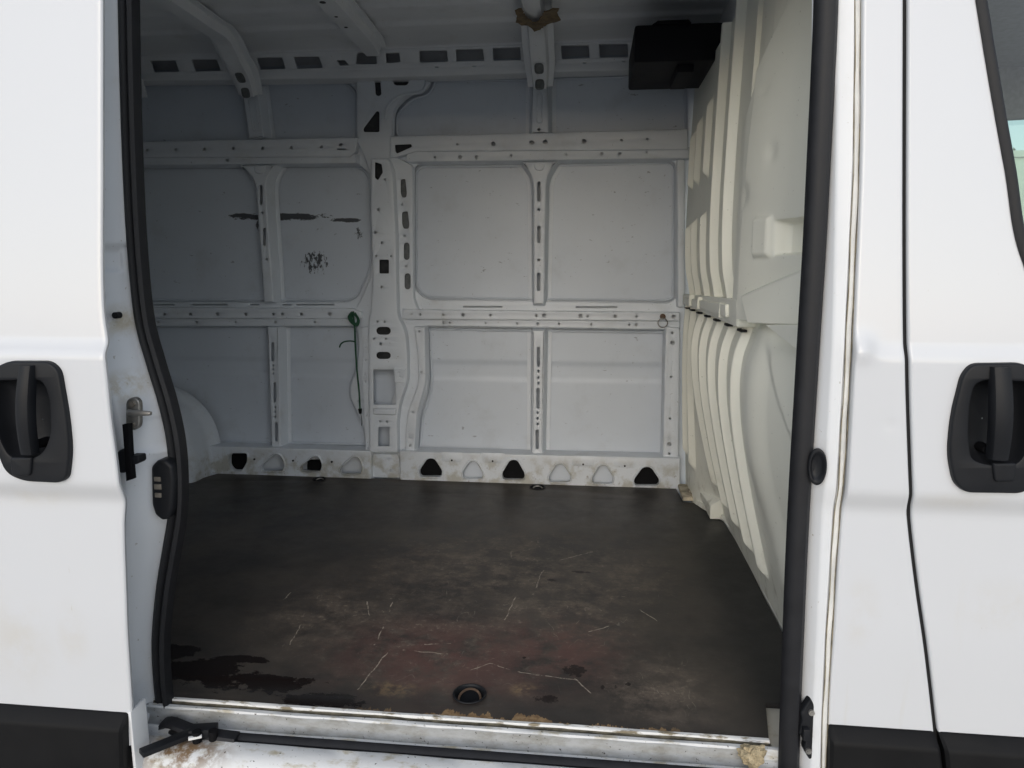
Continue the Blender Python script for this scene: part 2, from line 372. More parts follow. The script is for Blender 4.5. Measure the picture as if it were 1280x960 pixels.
def dens(p, L):
    out = []
    for i in range(len(p)):
        a, b = Vector(p[i]), Vector(p[(i + 1) % len(p)]); k = max(1, int((b - a).length / L))
        for j in range(k): out.append(tuple(a.lerp(b, j / k)))
    return out
def inside(p, poly):
    c = False
    for i in range(len(poly)):
        (x0, y0), (x1, y1) = poly[i - 1], poly[i]
        if (y0 > p[1]) != (y1 > p[1]) and p[0] < (x1 - x0) * (p[1] - y0) / (y1 - y0) + x0: c = not c
    return c
def add_plate(bm, outer, holes, fmap, h, r=0.004, draft=0.0, flange=0.0, base=0.0, hr=0.0015, hdepth=0.006, lip=0.0, lipw=0.008, closed_holes=False):
    """pressed sheet: outer/hole outlines in plane coordinates; fmap(u, v, d) -> point, d = height off the base plane"""
    outer = ccw(outer); n = 3
    rings = []
    if flange: rings.append((draft + flange, base)); rings.append((draft + flange * 0.98, base + 0.0015)); rings.append((draft + 0.002, base + 0.002))
    rings.append((draft, base + (0.003 if flange else 0)))
    for k in range(n + 1):
        a = math.pi / 2 * k / n
        rings.append((-r * (1 - math.cos(a)), h - r + r * math.sin(a)))
    prev = None
    for off, d in rings:
        vs = [bm.verts.new(fmap(u, v, d)) for u, v in offset(outer, off)]
        if prev:
            for i in range(len(vs)):
                j = (i + 1) % len(vs); bm.faces.new((prev[i], prev[j], vs[j], vs[i]))
        prev = vs
    loops = [prev]; cap2d = [[Vector((u, v, 0)) for u, v in offset(outer, -r)]]
    rim = lipw if lip else hr
    capo = offset(outer, -r); kept = []
    for H in holes:
        H = ccw(H); big = offset(H, rim + 0.0006)
        bad = [p for p in big if not inside(p, capo)] or any(inside(p, K) for K in kept for p in big) or any(inside(p, big) for K in kept for p in K)
        if bad: print('HOLE SKIPPED', [round(q, 3) for q in H[0]], len(H)); continue
        kept.append(big)
        if lip: hs = [(lipw, h), (lipw * 0.6, h + lip * 0.6), (lipw * 0.35, h + lip), (0.0015, h + lip * 0.9), (0, h + lip - 0.002), (0, h - hdepth)]
        else: hs = [(hr, h), (hr * 0.3, h - hr * 0.3), (0, h - hr), (0, h - hdepth)]
        pv = None; first = None
        for off, d in hs:
            vs = [bm.verts.new(fmap(u, v, d)) for u, v in offset(H, off)]
            if pv:
                for i in range(len(vs)):
                    j = (i + 1) % len(vs); bm.faces.new((pv[i], pv[j], vs[j], vs[i]))
            else: first = vs
            pv = vs
        loops.append(first); cap2d.append([Vector((u, v, 0)) for u, v in offset(H, hs[0][0])])
    flat = [v for L in loops for v in L]
    for tri in tessellate_polygon(cap2d):
        try: bm.faces.new([flat[i] for i in tri])
        except ValueError: pass
def wall_map(Y): return lambda u, v, d: (u, Y - d, v)
def Wp(pts, Y): return [on_y(p[0], p[1], Y) for p in pts]
def wplate(bm, outer, holes=(), Y=YF, back=YS, r_px=0, hole_r=1.5, **k):
    """far-wall pressing given by its outline as seen, set on the plane Y and standing off the skin"""
    h = back - Y
    o = Wp(fillet(outer, r_px), Y)
    hh = [Wp(fillet(H, hole_r) if len(H) < 9 else H, Y) for H in holes]
    add_plate(bm, o, hh, wall_map(back), h, **k)
def rect(x0, y0, x1, y1): return [(x0, y0), (x1, y0), (x1, y1), (x0, y1)]
def disc(x, y, r, n=9): return [(x + r * math.cos(2 * math.pi * k / n), y + r * math.sin(2 * math.pi * k / n)) for k in range(n)]
def slot(x0, y0, x1, y1, n=5):
    w_, h_ = x1 - x0, y1 - y0; out = []
    if w_ > h_:
        R = h_ / 2
        for k in range(n + 1): a = -math.pi / 2 + math.pi * k / n; out.append((x1 - R + R * math.cos(a), y0 + R + R * math.sin(a)))
        for k in range(n + 1): a = math.pi / 2 + math.pi * k / n; out.append((x0 + R + R * math.cos(a), y0 + R + R * math.sin(a)))
    else:
        R = w_ / 2
        for k in range(n + 1): a = math.pi * k / n; out.append((x0 + R + R * math.cos(a), y1 - R + R * math.sin(a)))
        for k in range(n + 1): a = math.pi + math.pi * k / n; out.append((x0 + R + R * math.cos(a), y0 + R + R * math.sin(a)))
    return out
def add_box(bm, lo, hi, bev=0.0, mtx=None):
    r = bmesh.ops.create_cube(bm, size=1)
    vs = r['verts']
    for v in vs:
        v.co = Vector([lo[i] + (v.co[i] + 0.5) * (hi[i] - lo[i]) for i in range(3)])
    if bev:
        es = list({e for v in vs for e in v.link_edges})
        rr = bmesh.ops.bevel(bm, geom=es, offset=bev, segments=2, profile=0.6, affect='EDGES')
        vs = list({v for f in rr['faces'] for v in f.verts} | {v for v in vs if v.is_valid})
    if mtx is not None:
        for v in vs: v.co = mtx @ v.co
    return vs
def add_tube(bm, path, r, n=8, cap=True):
    path = [Vector(p) for p in path]; rings = []
    rr = r if isinstance(r, (list, tuple)) else [r] * len(path)
    t0 = (path[1] - path[0]).normalized(); up = Vector((0, 0, 1)) if abs(t0.z) < 0.9 else Vector((1, 0, 0))
    s = t0.cross(up).normalized()
    for i, p in enumerate(path):
        t_ = (path[min(i + 1, len(path) - 1)] - path[max(i - 1, 0)]).normalized()
        s = (s - t_ * s.dot(t_)).normalized(); b = t_.cross(s)
        rings.append([bm.verts.new(p + (s * math.cos(2 * math.pi * k / n) + b * math.sin(2 * math.pi * k / n)) * rr[i]) for k in range(n)])
    for A, B in zip(rings, rings[1:]):
        for k in range(n): bm.faces.new((A[k], A[(k + 1) % n], B[(k + 1) % n], B[k]))
    if cap: bm.faces.new(rings[0][::-1]); bm.faces.new(rings[-1])
def spline(pts, n=8, closed=False):
    P = [Vector(p) for p in pts]; out = []
    for i in range(len(P) - 1):
        p0, p1, p2, p3 = P[max(i - 1, 0)], P[i], P[i + 1], P[min(i + 2, len(P) - 1)]
        for k in range(n):
            s = k / n
            out.append(0.5 * ((2 * p1) + (p2 - p0) * s + (2 * p0 - 5 * p1 + 4 * p2 - p3) * s * s + (3 * p1 - p0 - 3 * p2 + p3) * s ** 3))
    out.append(P[-1]); return out
def interp(tab):
    """smooth function through (z, value) pairs"""
    tab = sorted(tab)
    def f(z):
        if z <= tab[0][0]: return tab[0][1]
        if z >= tab[-1][0]: return tab[-1][1]
        for i in range(len(tab) - 1):
            if tab[i][0] <= z <= tab[i + 1][0]:
                h = tab[i + 1][0] - tab[i][0]; s = (z - tab[i][0]) / h
                d = lambda k: ((tab[min(k + 1, len(tab) - 1)][1] - tab[max(k - 1, 0)][1]) / (tab[min(k + 1, len(tab) - 1)][0] - tab[max(k - 1, 0)][0]))
                m0, m1 = d(i) * h, d(i + 1) * h
                return (2 * s ** 3 - 3 * s * s + 1) * tab[i][1] + (s ** 3 - 2 * s * s + s) * m0 + (-2 * s ** 3 + 3 * s * s) * tab[i + 1][1] + (s ** 3 - s * s) * m1
    return f
def lin(tab):
    tab = sorted(tab)
    def f(z):
        if z <= tab[0][0]: return tab[0][1]
        for (a, u), (b, v) in zip(tab, tab[1:]):
            if a <= z <= b: return u + (v - u) * (z - a) / (b - a)
        return tab[-1][1]
    return f
def pxcurve(pts, Y):
    """X as a function of Z of a line seen at the pixels pts, on the plane Y; runs on above and below"""
    return interp([(on_y(a, b, Y)[1], on_y(a, b, Y)[0]) for a, b in pts])
def add_grid(bm, nu, nv, f):
    V = [[bm.verts.new(f(i / nu, j / nv)) for i in range(nu + 1)] for j in range(nv + 1)]
    for j in range(nv):
        for i in range(nu): bm.faces.new((V[j][i], V[j][i + 1], V[j + 1][i + 1], V[j + 1][i]))
    return V
def sst(a, b, x):
    if a == b: return 1.0 if x >= a else 0.0
    s = max(0, min(1, (x - a) / (b - a))); return s * s * (3 - 2 * s)
def add_sweep(bm, path, prof, side):
    """profile (n, d) swept along path; n along the in-plane normal, d along -Y (or the vector side)"""
    path = [Vector(p) for p in path]; rings = []
    D = Vector(side)
    for i, p in enumerate(path):
        t_ = (path[min(i + 1, len(path) - 1)] - path[max(i - 1, 0)]).normalized()
        nn = t_.cross(D).normalized(); dd = nn.cross(t_).normalized()
        if dd.dot(D) < 0: dd = -dd
        rings.append([bm.verts.new(p + nn * a + dd * b) for a, b in prof])
    for A, B in zip(rings, rings[1:]):
        for k in range(len(prof)):
            k2 = (k + 1) % len(prof); bm.faces.new((A[k], A[k2], B[k2], B[k]))
    bm.faces.new(rings[0][::-1]); bm.faces.new(rings[-1])
def xsweep(bm, prof, x0, x1, nseg=1, wob=None):
    """open profile of (y, z) drawn along X"""
    rows = []
    for k in range(nseg + 1):
        x = x0 + (x1 - x0) * k / nseg
        rows.append([bm.verts.new((x, y + (wob(x, i)[0] if wob else 0), z + (wob(x, i)[1] if wob else 0))) for i, (y, z) in enumerate(prof)])
    for A, B in zip(rows, rows[1:]):
        for i in range(len(prof) - 1): bm.faces.new((A[i], A[i + 1], B[i + 1], B[i]))

# ================================================================== the setting
GZ = -0.58
bm = bmesh.new(); add_grid(bm, 8, 8, lambda u, v: (-200 + 400 * u, -200 + 400 * v, GZ))
g = obj('ground', bm, M['ground']); g['kind'] = 'structure'
bm = bmesh.new(); add_box(bm, (3.0, 9.0, GZ), (9.5, 9.2, 2.27), 0.01); add_box(bm, (2.97, 8.96, 2.272), (9.53, 9.24, 2.345), 0.008)
tag(obj('garden_wall', bm, M['wallp'], recenter=True), 'pale rendered outdoor wall seen through the green tinted cab glass', 'wall')
sh = thing('shrub', 'thin leafy shrub rising behind the pale wall beyond the cab', 'shrub', (4.9, 9.7, GZ))
bm = bmesh.new()
tips = []
for k in range(9):
    a = random.uniform(0, 6.28); tip = (4.9 + random.uniform(-0.5, 0.5), 9.75 + random.uniform(-0.2, 0.2), random.uniform(2.3, 2.62)); tips.append(tip)
    add_tube(bm, spline([(4.9, 9.7, GZ), (4.9 + (tip[0] - 4.9) * 0.3, 9.7, 1.2), tip], 5), [0.02] * 6 + [0.012] * 5, 5)
obj('stem', bm, M['bark'], sh)
bm = bmesh.new()
for tip in tips:
    for k in range(60):
        c = Vector(tip) + Vector((random.gauss(0, .12), random.gauss(0, .12), random.uniform(-1.2, 0.06)))
        d1 = Vector((random.uniform(-1, 1), random.uniform(-1, 1), random.uniform(-1, 1))).normalized() * 0.035
        d2 = d1.cross(Vector((random.uniform(-1, 1), random.uniform(-1, 1), 0.3))).normalized() * 0.016
        bm.faces.new([bm.verts.new(c + v) for v in (-d1, d2, d1, -d2)])
obj('foliage', bm, M['leaf'], sh)

# ================================================================== the van
VAN = thing('cargo_van', 'white panel van with its side door open onto an empty ribbed load bay', 'van', (-0.4, 2.35, GZ))
XR0, XR1 = -2.75, 0.44      # load bay from rear doors to bulkhead
# ---- far outer skin with swage lines
Zsw = on_y(600, 455, YS)[1]; Zsw2 = on_y(600, 472, YS)[1]
zb_hi = on_y(600, 100, YS)[1]
def skin(u, v):
    X = XR0 + (0.62 - XR0) * u; Z = -0.12 + 2.08 * v
    y = YS + 0.012
    y += 0.007 * (1 - sst(Zsw - 0.01, Zsw + 0.02, Z))       # belt swage
    y -= 0.006 * (1 - sst(Zsw2 - 0.02, Zsw2 + 0.004, Z))
    y += 0.004 * math.sin(X * 2.1 + 1) * math.sin(Z * 3.0)      # oil-canning
    return (X, y, Z)
bm = bmesh.new(); add_grid(bm, 110, 260, skin)
obj('side_panel', bm, M['skin'], VAN)
# ---- inner frame sheet with the bay openings
YB = 3.362
bays = [
    [(150, 100, 0), (432, 99, 16), (446, 112, 10), (447, 176, 3), (150, 182, 0)],
    [(497, 178, 3), (491, 165, 3), (490, 140, 26), (512, 118, 20), (534, 113, 8), (540, 96, 4), (664, 94, 3), (860, 88, 3), (860, 172, 3)],
    [(150, 202, 0), (438, 200, 20), (462, 214, 16), (466, 300, 4), (465, 336, 18), (447, 372, 18), (436, 378, 8), (150, 378, 0)],
    [(515, 212, 12), (524, 204, 10), (660, 203, 3), (838, 199, 10), (846, 207, 10), (845, 374, 10), (836, 379, 8), (532, 375, 14), (516, 360, 16)],
    [(150, 405, 0), (447, 405, 4), (449, 430, 6), (446, 465, 6), (437, 486, 12), (440, 500, 12), (455, 531, 10), (460, 560, 3), (285, 557, 8), (150, 556, 0)],
    [(532, 409, 4), (836, 413, 6), (831, 572, 8), (520, 566, 8), (524, 522, 10), (535, 490, 10), (535, 470, 6)],
]
cuts = [rect(a, 380, b, 381.8) for a, b in ((185, 218), (238, 285), (312, 324), (352, 364), (370, 418))] + [rect(579, 382.6, 628, 384.6), rect(720, 383, 771, 385)]
post_void = [(470, 205), (492, 205), (492, 395), (500, 415), (503, 470), (490, 500), (490, 560), (466, 560), (464, 410), (470, 395)]
bm = bmesh.new()
outer = Wp([(110, 95), (430, 93), (660, 86.5), (870, 80), (880, 612), (110, 588)], YB)
hh = []
for b in bays + [post_void]:
    hh.append(Wp(fillet(b, 0, 6), YB))
for c in cuts: hh.append(Wp(c, YB))
add_plate(bm, outer, hh, wall_map(YS), YS - YB, r=0.002, hdepth=0.02, hr=0.003)
obj('inner_frame', bm, M['inner'], VAN)
# pressed bead round the openings
bm = bmesh.new()
for b in bays:
    P = Wp(fillet(b, 0, 6), YB); P = offset(ccw(P), -0.012)
    P3 = [(u, YS + 0.006, v) for u, v in dens(P, 0.08)]
    add_tube(bm, P3 + [P3[0]], 0.0065, 6, cap=False)
obj('bay_bead', bm, M['skin'], VAN)

def D(pts, r): return [disc(x, y, r * 1.35, 9) for x, y in pts]
# ---- upper horizontal rails
def rail(name, top, bot, holes_u, holes_l):
    bm = bmesh.new()
    wplate(bm, top, holes_u, Y=YF, back=YS, r=0.006, hdepth=0.004)
    wplate(bm, bot, holes_l, Y=YF + 0.016, back=YS, r=0.006, draft=0.01, hdepth=0.004)
    return obj(name, bm, M['inner'], VAN)
z1 = lambda x, y: (150 + x / 3.2, y / 3.2)
z2 = lambda x, y: (450 + x / 3.2, y / 3.2)
z4 = lambda x, y: (150 + x / 3.2, 300 + y / 3.2)
z5 = lambda x, y: (450 + x / 2.8225, 300 + y / 2.8225)
hu = D([z1(*p) for p in ((108, 600), (223, 599), (338, 597), (453, 595), (570, 593), (686, 591), (805, 589))], 1.5) + [rect(*z1(875, 573), *z1(890, 584)), rect(*z1(868, 594), *z1(905, 600))]
hl = [disc(*z1(428, 640), 2.2, 7)]
rail('upper_rail', [(120, 178), (430, 172), (447, 172), (444, 190), (436, 196), (120, 197)], [(120, 194), (446, 193), (446, 204), (120, 207)], hu, hl)
hu = D([z2(*p) for p in ((390, 577), (1047, 560), (1150, 556))], 1.2) + D([z2(*p) for p in ((533, 575), (687, 570), (741, 568), (897, 565))], 2.2) + [[(493.5, 181), (514, 180), (515, 183.5), (496, 192), (493.5, 188)]]
hl = D([z2(*p) for p in ((300, 630), (605, 623), (825, 619), (1147, 610))], 1.2) + D([z2(*p) for p in ((400, 629), (467, 629), (967, 616), (1040, 616))], 1.8)
rail('upper_rail', [(487, 170), (665, 166.5), (860, 161), (860, 187), (519, 189), (495, 197), (487, 197)], [(508, 188), (862, 184), (862, 198), (508, 202.5)], hu, hl)
bm = bmesh.new(); wplate(bm, rect(491, 178, 517, 194), Y=YB - 0.008, back=YB + 0.004, r=0.001); obj('hole_shade', bm, M['shade_and_seam'], VAN)  # added dark plate, the rail hole's shade put in as colour
# ---- middle rails
hu = D([z4(x, 297) for x in (178, 282, 503, 614, 650, 726)], 1.5) + D([z4(x, 297) for x in (390, 839)], 1.9)
hl = D([z4(x, 329) for x in (152, 307, 462, 622, 780)], 1.2)
rail('middle_rail', [(120, 384), (440, 385.5), (452, 390), (452, 398.5), (120, 398.5)], [(120, 397), (450, 397), (450, 407.5), (120, 408)], hu, hl)
uyy = lambda x: (450 + x / 2.8225, 393.4 + (x - 235) / 845 * 2.6)
hu = D([uyy(x) for x in (183, 212, 293, 460, 622, 803, 975)], 1.2) + D([uyy(x) for x in (363, 900)], 1.7) + D([uyy(x) for x in (650, 778, 1107)], 2.1)
lyy = lambda x: (450 + x / 2.8225, 403.2 + (x - 235) / 845 * 3.4)
hl = D([lyy(x) for x in (317, 443, 554, 702, 816, 950)], 1.1) + D([lyy(x) for x in (295, 627, 975)], 1.6)
mr = rail('middle_rail', [(503, 386), (520, 387), (700, 389), (850, 390.5), (850, 401.5), (520, 399.5), (503, 399)], [(505, 398.5), (850, 401), (850, 412.5), (530, 407.5), (505, 407)], hu, hl)
# lashing ring hanging from the right end of the middle rail
Xe, Ze = on_y(*z5(1068, 270), YF - 0.004)
bm = bmesh.new(); add_tube(bm, [(Xe, YF + 0.004, Ze), (Xe, YF - 0.012, Ze)], 0.013, 10); obj('ring_bolt', bm, M['rust'], mr)
bm = bmesh.new(); add_tube(bm, [(Xe + 0.0215 * math.sin(k * math.pi / 8), YF - 0.017, Ze - 0.028 + 0.021 * math.cos(k * math.pi / 8)) for k in range(17)], 0.0028, 6, cap=False); obj('lashing_ring', bm, M['zinc'], mr)
# ---- main post: base sheet, raised channel, side strips
def z60(x, y): return (420 + x / 6.0, 60 + y / 6.0)
bm = bmesh.new()
base_outline = [(445, 84, 4), (528, 84, 6), (532, 104, 5), (528, 113, 5), (508, 117, 14), (491, 136, 20), (490, 168, 3), (494, 196, 3), (515.5, 207, 4), (516, 230, 3), (516.5, 372, 12), (521, 384, 3), (533, 408, 2), (535, 480, 9), (523, 518, 12), (520, 566, 2), (520, 600, 0), (452, 597, 0), (460, 566, 4), (454, 531, 8), (438, 498, 10), (437, 484, 10), (446, 462, 8), (449, 430, 6), (445, 404, 4), (444, 386, 3), (452, 372, 14), (465, 342, 10), (464, 300, 3), (463, 222, 6), (456, 196, 12), (446, 176, 4)]
holes = [[z60(x, y) for x, y in ((288, 230), (312, 225), (332, 240), (340, 350), (318, 362), (296, 350))],
         slot(*z60(428, 222), *z60(545, 280)),
         [z60(305, 470), z60(325, 480), z60(325, 630), z60(208, 630), z60(203, 605)],
         [z1(1017, 645), z1(1048, 655), z1(1053, 690), z1(1032, 724), z1(1017, 712)],
         [z5(45, 455), z5(127, 455), z5(127, 583), z5(45, 583)], [z5(62, 658), z5(106, 658), z5(106, 730), z5(62, 730)],
         rect(*z4(1035, 77), *z4(1077, 136)), slot(*z4(1022, 346), *z4(1085, 381)), slot(*z4(1022, 446), *z4(1085, 478)),
         [(438.5, 83), (433, 83), (430, 78)][:0] or disc(449, 501, 2.2, 7)]
for (x0, y0, x1, y1) in ((162, 715, 187, 790), (168, 845, 197, 915)):
    a, b = z2(x0, y0); c, d = z2(x1, y1); holes.append([(a, b + 1), (c - 2, b), (c, d - 5), (c - 1, d), (a + 2, d), (a, d - 6)])
for (x0, y0, x1, y1) in ((1135, 10, 1158, 80), (1138, 133, 1162, 198)): holes.append(slot(*z4(x0, y0), *z4(x1, y1)))
holes += D([(503, 256), (506, 295), (508, 333)], 1.1)
wplate(bm, base_outline, [h for h in holes], Y=3.335, back=YB + 0.002, r=0.006, hole_r=2, hdepth=0.005, draft=0.004)
post = obj('main_post', bm, M['inner_low'], VAN)
# raised centre channel with the same big openings
def near(h, x0, x1, y0, y1):
    cx = sum(p[0] for p in h) / len(h); cy = sum(p[1] for p in h) / len(h); return x0 < cx < x1 and y0 < cy < y1
ch = [offset(ccw([tuple(p[:2]) for p in h]), -0.6) for h in holes if near(h, 464, 496, 196, 560)]
small = D([z1(1034, 838), z1(1022, 930), z4(1047, 12), z4(1047, 188), z4(1043, 417)], 1.5) + D([z1(1012, 728), z1(1060, 718), z4(1025, 65), z4(1085, 65), z4(1030, 327), z4(1058, 327), z4(1017, 395), z4(1063, 395), z4(1040, 726), z4(1068, 726)], 1.1)
bm = bmesh.new()
wplate(bm, [(463.5, 198, 2), (485, 198, 5), (491, 215, 10), (495, 300, 5), (495.5, 360, 8), (497, 396, 6), (506, 412, 12), (509, 440, 10), (509, 476, 8), (499, 506, 8), (496, 530, 5), (497, 566, 2), (461.5, 566, 2), (460, 410, 3), (464, 380, 6), (466, 340, 4), (463, 260, 4)],
       ch + small, Y=3.300, back=3.337, r=0.007, hole_r=1.5, hdepth=0.006, draft=0.006)
obj('post_channel', bm, M['inner'], post)
# foot panel below the channel
bm = bmesh.new()
wplate(bm, [(466, 568, 2), (497, 568, 3), (500, 580, 3), (502, 598, 0), (465, 597, 0)], D([z4(1085, 922)], 1.6) + D([(486, 574)], 1.2), Y=3.322, back=3.337, r=0.004, draft=0.004)
obj('post_foot', bm, M['inner_low'], post)
# right leg strip and left leg strip
bm = bmesh.new()
wplate(bm, [(517, 409, 2), (531, 409, 2), (532, 478, 8), (521, 517, 10), (518, 566, 2), (518, 592, 0), (506, 592, 0), (507, 540, 6), (509, 516, 10), (523, 480, 8), (522, 440, 8)],
       D([z5(215, 366), z5(180, 692)], 2.4) + D([(524.5, 414.5), (527, 465.5), z5(187, 607), (513, 557), (512.5, 571)], 1.3), Y=3.312, back=3.337, r=0.006, draft=0.004)
obj('leg_strip', bm, M['inner'], post)
bm = bmesh.new()
wplate(bm, [(451, 409, 3), (461, 409, 2), (461, 500, 3), (463, 566, 2), (463, 595, 0), (456, 595, 0), (457, 566, 3), (456, 530, 5), (454, 500, 4), (452, 470, 4), (454, 440, 5)],
       D([(457.6, 434), (457.5, 450), (457, 468), (457, 477), (458.5, 519), (460, 560)], 1.0), Y=3.322, back=3.337, r=0.0025, draft=0.003)
obj('leg_strip', bm, M['inner'], post)
# bracket tab at the big opening, ledge below it
bm = bmesh.new()
wplate(bm, [(492, 460, 2), (507, 461, 2), (506, 479, 2), (493, 478, 2)], D([(501, 470)], 1.6) + D([(497.5, 465)], 0.8), Y=3.292, back=3.304, r=0.003)
obj('bracket_tab', bm, M['inner'], post)
bm = bmesh.new(); wplate(bm, [(466, 511, 2), (495, 511, 2), (494, 519, 2), (466, 518, 2)], Y=3.288, back=3.304, r=0.005, draft=0.004); obj('post_ledge', bm, M['inner'], post)
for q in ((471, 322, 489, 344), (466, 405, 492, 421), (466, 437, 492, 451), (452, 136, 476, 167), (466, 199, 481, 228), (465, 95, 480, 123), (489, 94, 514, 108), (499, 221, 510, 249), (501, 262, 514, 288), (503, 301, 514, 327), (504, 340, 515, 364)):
    bm = bmesh.new(); wplate(bm, rect(*q), Y=YB - 0.004, back=YB + 0.006, r=0.001); obj('hole_shade', bm, M['liner' if q[0] > 498 else 'shade_and_seam'], post)  # added dark plates that give the post holes their shade as colour
# gusset ridge on the upper right of the post
bm = bmesh.new()
gp = [on_y(x, y, 3.33) for x, y in ((482, 150), (483, 138), (490, 127), (502, 119), (516, 117), (527, 115), (533, 108), (534, 103))]
add_tube(bm, [(p.x, 3.331, p.y) for p in spline([Vector((a, b, 0)) for a, b in gp], 6)], 0.007, 8); obj('gusset_bead', bm, M['inner'], post)

# ---- vertical ribs
def rib(name, outline, holes, Y=YF + 0.006, mat='inner', parent=VAN, extra=None):
    bm = bmesh.new()
    wplate(bm, outline, holes, Y=Y, back=YS + 0.008, r=0.007, draft=0.012, flange=0.018, hole_r=1.2, hdepth=0.006)
    o = obj(name, bm, M[mat], parent); return o
def dots(x, ys, r): return D([(x, y) for y in ys], r)
ribs = []
ribs.append(rib('bay_rib', [(300, 207, 1), (343, 206, 1), (334.5, 220, 8), (332.5, 234, 5), (342, 378, 1), (330, 379, 1), (319.5, 234, 5), (316, 222, 8)],
    [slot(324.5, 231, 328.3, 256), slot(328.5, 285, 332.3, 307), slot(334, 340, 338, 362)] + dots(328, (266,), 1.2) + dots(333.4, (324,), 1.2)))
ribs.append(rib('bay_rib', [(653, 203, 1), (695, 202, 1), (685, 219, 8), (682.5, 232, 5), (680, 381, 1), (667, 381, 1), (666.5, 232, 5), (664, 219, 8)],
    [slot(671.5, 227, 675.7, 252), slot(671.5, 282, 675.7, 304), slot(671, 341, 675.5, 364)] + dots(673.6, (262, 325), 1.3)))
ribs.append(rib('bay_rib', [(333.5, 409, 1), (348, 409, 1), (351, 568, 1), (339.5, 568, 1)],
    [slot(338.6, 428, 342.8, 452), slot(341.5, 478, 345.3, 503), slot(343.4, 528, 347.2, 552)] + dots(341.5, (457, 462, 467), 1.1) + dots(344, (509, 515, 521), 1.1)))
ribs.append(rib('bay_rib', [(665.5, 413, 1), (681, 413, 1), (678, 579, 1), (665, 578, 1)],
    [slot(671, 433.5, 675, 458.5), slot(670.4, 485, 674.6, 511), slot(669.4, 537, 673.6, 561.5)] + dots(673, (464, 472, 479), 1.2) + dots(672, (516, 523, 530), 1.2)))
# half round tabs at the top of the middle ribs
for o, (xa, ya, xb, yb) in ((ribs[0], (317, 207, 331, 217)), (ribs[1], (667, 203, 681, 213))):
    bm = bmesh.new(); cx = (xa + xb) / 2
    wplate(bm, [(xa, ya), (xb, ya), (xb, yb - 5), (cx + 4, yb), (cx - 4, yb), (xa, yb - 5)], Y=YF - 0.002, back=YF + 0.01, r=0.004, r_px=3); obj('rib_tab', bm, M['inner'], o)
# corner posts by the bulkhead
bm = bmesh.new()
wplate(bm, [(832, 408, 2), (850, 410, 2), (848, 606, 0), (828, 604, 0), (828.5, 570, 2)],
    D([(840.5, 428.5), (836.5, 555)], 2.1) + D([(840.5, 416), (839, 471), (837.5, 523), (836.5, 567), (835, 583), (843, 574)], 1.2), Y=YF + 0.002, back=YS, r=0.006, draft=0.006)
obj('corner_post', bm, M['inner_low'], VAN)
bm = bmesh.new()
wplate(bm, [(846, 199, 2), (856, 199, 2), (856, 384, 2), (847, 384, 2)], Y=YF + 0.012, back=YS, r=0.006, draft=0.006)
obj('corner_post', bm, M['inner'], VAN)
# upper ribs
for (o, hs, e) in (([(300, 106, 1), (321, 106, 1), (330, 172, 1), (311, 173, 1)], dots(311, (118,), 1.6) + dots(319, (170,), 1.2), [(311, 124), (319, 123), (325, 163), (317, 164)]),
                ([(664, 95, 1), (686, 95, 1), (686, 167, 1), (664, 167, 1)], dots(673.8, (108, 162), 1.5), slot(671, 117, 677.5, 154))):
    r_ = rib('upper_rib', o, hs, Y=YF + 0.012)
    bm = bmesh.new(); P = Wp(fillet(e, 2) if len(e) < 6 else e, YF + 0.012)
    P3 = [(u, YF + 0.012, v) for u, v in P]; add_tube(bm, P3 + [P3[0]], 0.0035, 6, cap=False); obj('rib_emboss', bm, M['inner'], r_)

# ---- scalloped sill rail along the floor
def z54(x, y): return (260 + x / 4.571, 540 + y / 4.571)
def tri(x0, x1, y0, y1, n=3):
    w_ = x1 - x0
    return fillet([(x0 + w_ * 0.36, y0, 5), (x0 + w_ * 0.66, y0, 5), (x1, y1 - 7, 5), (x1 - 2, y1, 3), (x0 + 2, y1, 3), (x0, y1 - 7, 5)], 0, n)
T = []
for (a, b, c, d) in ((208, 292, 770, 835), (360, 435, 780, 842), (500, 583, 775, 845), (665, 745, 790, 855), (817, 895, 795, 860), (965, 1057, 800, 866)):
    p, q = z5(a, c), z5(b, d); T.append((p[0], q[0], p[1], q[1]))
SB = 3.290
def sill(name, outline, tris, mat='inner_low'):
    bm = bmesh.new()
    h = YS - SB
    o = Wp(outline, SB)
    add_plate(bm, o, [Wp(tr_, SB) for tr_ in tris], wall_map(YS), h, r=0.005, hdepth=0.022, lip=0.006, lipw=0.009)
    return obj(name, bm, M[mat], VAN)
lt = [fillet([z54(122, 135), z54(140, 120), z54(225, 120), z54(225, 170), z54(195, 220), z54(145, 220), z54(122, 190)], 3)]
for (a, b, c, d) in ((303, 440, 128, 224), (532, 655, 138, 226), (752, 886, 143, 240)):
    p, q = z54(a, c), z54(b, d); w_ = q[0] - p[0]
    lt.append(fillet([(p[0] + w_ * 0.55, p[1], 4), (p[0] + w_ * 0.8, p[1], 4), (q[0], q[1] - 9, 5), (q[0] - 3, q[1], 3), (p[0] + 1, q[1], 2), (p[0], q[1] - 6, 3)], 0, 3))
s1 = sill('sill_rail', [(120, 554), (280, 558), (464, 564), (464, 605), (300, 601), (120, 596)], lt)
s2 = sill('sill_rail', [(500, 564), (640, 568), (850, 573), (850, 622), (500, 608)], [tri(*q) for q in T])
